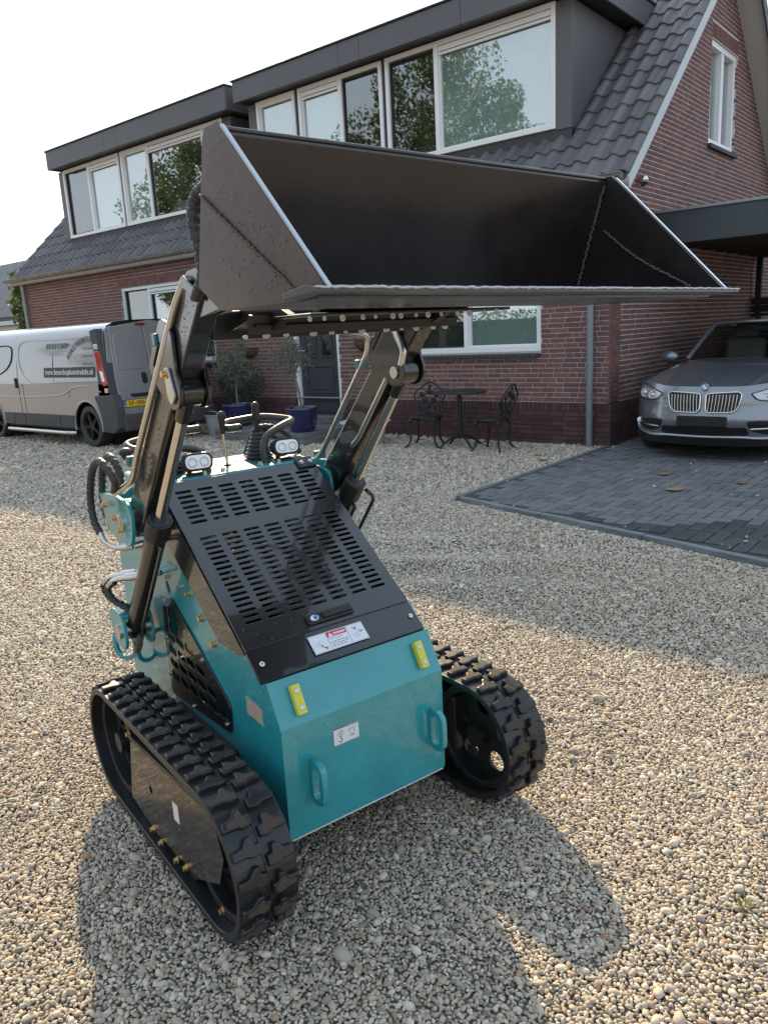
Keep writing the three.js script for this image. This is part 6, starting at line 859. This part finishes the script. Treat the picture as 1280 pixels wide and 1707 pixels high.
{
  const olive = [[0.15, 0.18, 0.11], [0.19, 0.21, 0.15], [0.11, 0.14, 0.09], [0.22, 0.24, 0.18], [0.09, 0.12, 0.08]];
  const pot = (o, r, h, y) => { const p = []; for (const [a, b] of [[0.7, 0], [0.78, 0.05], [0.93, 0.5], [1, 0.88], [1.06, 0.9], [1.08, 0.98], [1.0, 1], [0.94, 0.97], [0.9, 0.8], [0, 0.8]]) p.push(new THREE.Vector2(a * r, b * h)); const g = new THREE.LatheGeometry(p, 72), q = g.attributes.position; for (let i = 0; i < q.count; i++) { const yy = q.getY(i), a = Math.atan2(q.getZ(i), q.getX(i)); if (yy < 0.87 * h && yy > 0.06 * h) { const k = 1 + 0.022 * Math.cos(a * 24); q.setX(i, q.getX(i) * k); q.setZ(i, q.getZ(i) * k); } } g.computeVertexNormals(); P('pot', g.translate(0, y, 0), M.cobalt, o); P('soil', new THREE.CylinderGeometry(r * 0.92, r * 0.92, 0.02, 30).translate(0, y + h * 0.88, 0), M.dirt, o); };
  const tree = (label, at, H, cr, r, n, lean) => {
    const o = thing('potted_olive_tree', label, 'potted tree', at, 0, 'olive trees in blue pots by the door'); pot(o, 0.235, 0.36, 0);
    const top = V(lean, H, 0.03); P('trunk', [tube([V(0, 0.3, 0), V(lean * 0.2, 0.6, 0.01), V(lean * 0.7, H * 0.75, 0.0), top], 0.017, 30, 8), ...[[0.12, 0.2, 0.05], [-0.14, 0.18, -0.03], [0.03, 0.25, -0.12], [-0.06, 0.3, 0.1]].map(([x, y, z]) => tube([top.clone().add(V(0, -0.12, 0)), top.clone().add(V(x * 0.6, y * 0.5, z)), top.clone().add(V(x * 1.5, y * 1.2, z * 1.6))], 0.007, 12, 6))], M.bark, o);
    const cl = Array.from({ length: 26 }, () => { let p; do p = V(rr(-1, 1), rr(-1, 1), rr(-1, 1)); while (p.length() > 1); return [p.x * r, p.y * r * cr, p.z * r, rr(0.25, 0.5) * r]; });
    foliage('crown', o, n, leafGeo(0.05, 0.013), leafMat, olive, () => { const c = cl[Math.floor(rnd() * cl.length)]; const d = V(rr(-1, 1), rr(-1, 1), rr(-1, 1)).normalize().multiplyScalar(c[3] * Math.cbrt(rnd())); return V(lean + c[0] + d.x, H + 0.12 + c[1] + d.y, c[2] + d.z + 0.02); });
    return o;
  };
  tree('broad-crowned olive tree in a blue pot at the left end of the landing', [-9.98, 0.178, -8.25], 0.92, 0.95, 0.36, 2400, 0.02);
  tree('olive tree with a leaning trunk in a blue pot in front of the door frame', [-8.3, 0.178, -8.05], 0.93, 0.8, 0.31, 1700, -0.09);
  const b = thing('shrub', 'dark green shrub growing behind the left olive tree against the wall', 'shrub', [-10.55, 0, -8.75]);
  P('stem', [tube([V(0, 0, 0), V(0.02, 0.3, 0), V(0.05, 0.8, 0)], 0.014, 12, 6), tube([V(0, 0.2, 0), V(-0.15, 0.5, 0.05), V(-0.2, 0.9, 0.05)], 0.009, 12, 6), tube([V(0, 0.2, 0), V(0.2, 0.5, 0.02), V(0.3, 0.85, 0)], 0.009, 12, 6)], M.bark, b);
  foliage('foliage', b, 2600, leafGeo(0.05, 0.02), leafMat, [[0.035, 0.06, 0.03], [0.05, 0.08, 0.035], [0.028, 0.05, 0.028]], () => { let p; do p = V(rr(-1, 1), rr(-1, 1), rr(-1, 1)); while (p.length() > 1 || Math.sin(p.x * 7) * Math.cos(p.y * 6 + p.z * 5) > 0.45); return V(0.1 + p.x * 0.55, 0.78 + p.y * 0.42, p.z * 0.3); });
  const bucket = (name, label, at, r0, r1, h, m) => { const o = thing(name, label, 'bucket', at); P('body', new THREE.LatheGeometry([[0, 0.004], [r0, 0], [r0 * 1.01, 0.01], [r1, h - 0.02], [r1 + 0.012, h - 0.018], [r1 + 0.014, h], [r1 - 0.004, h], [r1 - 0.01, h - 0.03], [r0 * 0.97, 0.02], [0, 0.02]].map((p) => new THREE.Vector2(...p)), 40), m, o); P('handle', tube([V(-r1, h - 0.03, 0), V(-r1 * 0.8, h + 0.05, r1 * 0.6), V(0, h + 0.07, r1 * 0.9), V(r1 * 0.8, h + 0.05, r1 * 0.6), V(r1, h - 0.03, 0)], 0.005, 30, 6), M.zinc, o); return o; };
  bucket('plastic_bucket', 'pale grey-green bucket left of the blue pots, half behind one of them', [-10.5, 0.178, -8.2].map((v, i) => i === 1 ? 0 : v), 0.15, 0.2, 0.36, mat(0.3, 0.33, 0.32, 0.5));
  const tub = thing('planter_tub', 'large white plastic tub standing on the gravel right of the doorstep', 'tub', [-7.28, 0, -8.3]);
  P('body', new THREE.LatheGeometry([[0, 0], [0.26, 0], [0.29, 0.3], [0.36, 0.315], [0.37, 0.335], [0.35, 0.34], [0.28, 0.31], [0.25, 0.05], [0, 0.05]].map((p) => new THREE.Vector2(...p)), 48), mat(0.55, 0.57, 0.6, 0.5), tub);
  const basket = (label, x, y) => { const o = thing('wall_basket', label, 'wall planter', [x, y, FZ + 0.01], 0, 'half-round coir wall baskets'); const prof = []; for (let i = 0; i <= 10; i++) { const a = i / 10 * 1.5708; prof.push([Math.cos(a) * 0.2, -Math.sin(a) * 0.17]); } P('coir_liner', grid(prof.map(([r, yy]) => Array.from({ length: 17 }, (_, i) => { const a = Math.PI * i / 16; return [Math.cos(a) * r, yy, Math.sin(a) * r * 0.9 + 0.004]; }))), mat(0.13, 0.085, 0.05, 0.95, 0, { bumpMap: fineBump, bumpScale: 0.006 }), o); const bars = [tube(Array.from({ length: 17 }, (_, i) => { const a = Math.PI * i / 16; return V(Math.cos(a) * 0.205, 0.0, Math.sin(a) * 0.185); }), 0.004, 30, 6), tube([V(-0.205, 0, 0.003), V(0, 0.0, 0.003), V(0.205, 0, 0.003)], 0.004, 8, 6)]; for (let k = 1; k < 7; k++) { const a = Math.PI * k / 7; bars.push(tube(prof.map(([r, yy]) => V(Math.cos(a) * (r + 0.004), yy - 0.002, Math.sin(a) * (r * 0.9 + 0.004) + 0.004)), 0.003, 16, 5)); } P('wire_frame', bars, M.iron, o); return o; };
  basket('half-round coir basket on the brick wall above the olive tree left of the door', -10.62, 1.4); basket('half-round coir basket on the brick wall between the front door and the window', -7.93, 1.45);
  // climber at the far corner of the house
  const v = thing('climbing_plant', 'tall leafy climber, yellow-green where lit, at the far left corner of the house', 'climber', [-19.15, 0, -9.6]);
  P('stem', [tube([V(0, 0, 0), V(0.05, 1, 0), V(0, 2, 0.05), V(0.1, 3.1, 0)], 0.025, 20, 6), tube([V(0.02, 0.5, 0), V(0.2, 1.4, 0.05), V(0.15, 2.6, 0)], 0.016, 20, 6)], M.bark, v);
  foliage('foliage', v, 2600, leafGeo(0.13, 0.1), leafMat, [[0.09, 0.15, 0.03], [0.13, 0.19, 0.04], [0.06, 0.11, 0.03], [0.2, 0.22, 0.04], [0.08, 0.12, 0.04]], () => { const y = rr(0.2, 3.35); return V(0.08 + rr(-1, 1) * (0.34 + 0.14 * Math.sin(y * 5.3)) , y, rr(-0.45, 0.35)); });
  const wl = thing('wall_lamp', 'small round silver lamp fixed under the gable eave', 'lamp', [GX, 3.22, -9.93]);
  P('base', cyl([0, 0, 0], [0.03, 0, 0], 0.035, 0.035, 20), M.zinc, wl); P('head', G([new THREE.SphereGeometry(0.05, 20, 14).scale(1, 1, 1.2).translate(0.07, 0.0, 0.0)]), M.chrome, wl); P('shade', cyl([0.065, -0.03, 0.01], [0.08, -0.055, 0.02], 0.04, 0.044, 20), M.zinc, wl);
}
// fallen leaves, a weed
{
  const lf = (label, at, turn, s, c) => { const pts = []; for (let i = 0; i < 30; i++) { const a = i / 30 * 6.2832; pts.push([Math.cos(a) * s * (0.72 + 0.28 * Math.abs(Math.cos(2.5 * a))), Math.sin(a) * s * 0.8 * (0.72 + 0.28 * Math.abs(Math.cos(2.5 * a)))]); } const o = thing('fallen_leaf', label, 'leaf', at, turn, 'dry leaves blown onto the yard'); const g = extrude(shapeOf(pts), 0.002).rotateX(-1.5708), p = g.attributes.position; for (let i = 0; i < p.count; i++) p.setY(i, p.getY(i) + 0.22 * (Math.abs(p.getX(i)) ** 1.4 + 0.6 * Math.abs(p.getZ(i))) + 0.004); g.computeVertexNormals(); P('blade', g, mat(...c, 0.8), o); P('stalk', tube([V(0, 0.006, 0), V(s * 1.1, 0.02, 0.005), V(s * 1.7, 0.012, 0.01)], 0.0025, 8, 5), mat(...c, 0.8), o); };
  lf('large curled tan leaf on the pavers', [-2.39, 0.032, -6.9], 0.4, 0.085, [0.3, 0.19, 0.1]); lf('brown leaf on the pavers nearer the wall than the large tan leaf', [-2.73, 0.032, -7.58], 1.2, 0.07, [0.24, 0.14, 0.07]); lf('small rust-brown leaf on the pavers farthest from the brick wall', [-1.97, 0.032, -7.45], 2.2, 0.06, [0.22, 0.1, 0.04]); lf('yellowish leaf on the gravel beside the paver edge', [-4.3, 0.01, -8.0], 0.1, 0.07, [0.33, 0.22, 0.09]); lf('shrivelled brown leaf on the gravel right of the garden chairs', [-4.5, 0.01, -8.25], 1.1, 0.055, [0.16, 0.1, 0.05]);
  const w = thing('weed', 'tiny green weed sprouting from the sunlit gravel', 'weed', [-0.44, 0.005, -1.93]); foliage('leaves', w, 26, leafGeo(0.03, 0.006), leafMat, [[0.1, 0.16, 0.03], [0.14, 0.18, 0.04]], () => V(rr(-0.015, 0.015), rr(0, 0.012), rr(-0.015, 0.015)));
}
// ---------------------------------------------------------------- the neighbour's house far left
{
  const n = worldThing('neighbour_house', 'low neighbouring house with a dark tiled roof, partly behind the climber', 'house', [-36, 0, -18]);
  const ez = -16, ey = 2.95, rz = -19.4, ry = 5.75, x0 = -46, x1 = -28;
  P('wall', bb(x0 + 0.3, x1 - 0.3, 0, ey - 0.1, -22.5, ez - 0.4), mat(0.14, 0.11, 0.1, 0.9), n);
  const roof = P('roof', zy([[ez, ey], [rz, ry], [2 * rz - ez, ey], [2 * rz - ez, ey - 0.15], [rz, ry - 0.15], [ez, ey - 0.15]], x0, x1), M.anthDark, n);
  P('gutter', rbb(x0, x1, ey - 0.32, ey - 0.14, ez - 0.02, ez + 0.14, 0.03), mat(0.5, 0.5, 0.48, 0.5), n); P('fascia', bb(x0, x1, ey - 0.6, ey - 0.33, ez - 0.3, ez - 0.05), mat(0.45, 0.43, 0.4, 0.6), n);
  const th = Math.atan2(ry - ey, ez - rz), L = Math.hypot(ry - ey, ez - rz), ms = [], cs = [], q = new THREE.Quaternion().setFromAxisAngle(V(1, 0, 0), th);
  for (let r = 0; r < 12; r++) for (let c = 0; c < 58; c++) { const s = r / 12 * L, x = x1 - 0.15 - c * 0.3; ms.push(MX([x, ey + s * Math.sin(th) + 0.04, ez - s * Math.cos(th)], q.clone().multiply(q1.setFromEuler(new THREE.Euler(0.06, rr(-0.02, 0.02), rr(-0.02, 0.02)))))); const v = rr(0.05, 0.085); cs.push(C(v, v, v * 1.05)); }
  const g = new RoundedBoxGeometry(0.29, 0.03, L / 12 + 0.05, 1, 0.008).translate(0, 0, -L / 24); copies('tiles', g, new THREE.MeshStandardMaterial({ color: 0xffffff, roughness: 0.5 }), ms, roof, cs);
}
// ---------------------------------------------------------------- trees across the yard, behind the camera: the windows mirror them
{
  const leafBig = leafGeo(0.17, 0.13), tone = [[0.1, 0.15, 0.06], [0.13, 0.18, 0.075], [0.075, 0.12, 0.05], [0.16, 0.2, 0.09]];
  const tree = (label, at, H, R, n) => { const o = thing('broadleaf_tree', label, 'tree', at, 0, 'garden trees across the yard that the windows mirror'); P('trunk', [tube([V(0, 0, 0), V(0.1, H * 0.3, 0), V(0, H * 0.75, 0.1)], 0.2, 16, 10), ...[0, 1, 2, 3].map((k) => tube([V(0, H * (0.3 + 0.1 * k), 0), V(Math.cos(k * 1.9) * R * 0.4, H * (0.45 + 0.1 * k), Math.sin(k * 1.9) * R * 0.4), V(Math.cos(k * 1.9) * R * 0.75, H * (0.55 + 0.1 * k), Math.sin(k * 1.9) * R * 0.75)], 0.08, 12, 7))], M.bark, o);
    const cl = Array.from({ length: 110 }, () => { let p; do p = V(rr(-1, 1), rr(-1, 1), rr(-1, 1)); while (p.length() > 1); const y = 0.6 + p.y * 0.4; return [p.x * R * (1.15 - Math.abs(y - 0.5) * 1.2), y * H, p.z * R * (1.15 - Math.abs(y - 0.5) * 1.2), rr(0.1, 0.24) * R]; });
    foliage('crown', o, n, leafBig, leafMat, tone, () => { const c = cl[Math.floor(rnd() * cl.length)], d = V(rr(-1, 1), rr(-1, 1), rr(-1, 1)).normalize().multiplyScalar(c[3] * Math.cbrt(rnd())); return V(c[0] + d.x, c[1] + d.y, c[2] + d.z); }, [0.7, 1.4]); };
  const hd = thing('hedge', 'long clipped hedge closing the yard behind the camera', 'hedge', [-20, 0, 21]); P('branches', bb(-45, 45, 0, 1.9, -0.25, 0.25), mat(0.03, 0.035, 0.02, 0.95), hd);
  foliage('foliage', hd, 26000, leafBig, leafMat, tone, () => V(rr(-45, 45), rr(0.05, 2.3), rr(-0.55, 0.55)), [0.7, 1.3]);
  tree('broad garden tree mirrored in the wide dormer window', [-24.5, 0, 16], 15, 6.2, 42000); tree('tall garden tree mirrored in the far dormer', [-36, 0, 10], 13, 4.6, 26000); tree('garden tree mirrored in the narrow dormer windows', [-30, 0, 14.5], 11.5, 4, 22000);
  tree('tree with a pointed crown standing beyond the others', [-16.5, 0, 24], 11, 3.6, 18000);
}

const renderer = new THREE.WebGLRenderer({ antialias: true });
renderer.setSize(767, 1024); renderer.toneMapping = THREE.LinearToneMapping; renderer.toneMappingExposure = EXPOSURE; renderer.shadowMap.enabled = true;
renderer.render(scene, camera);
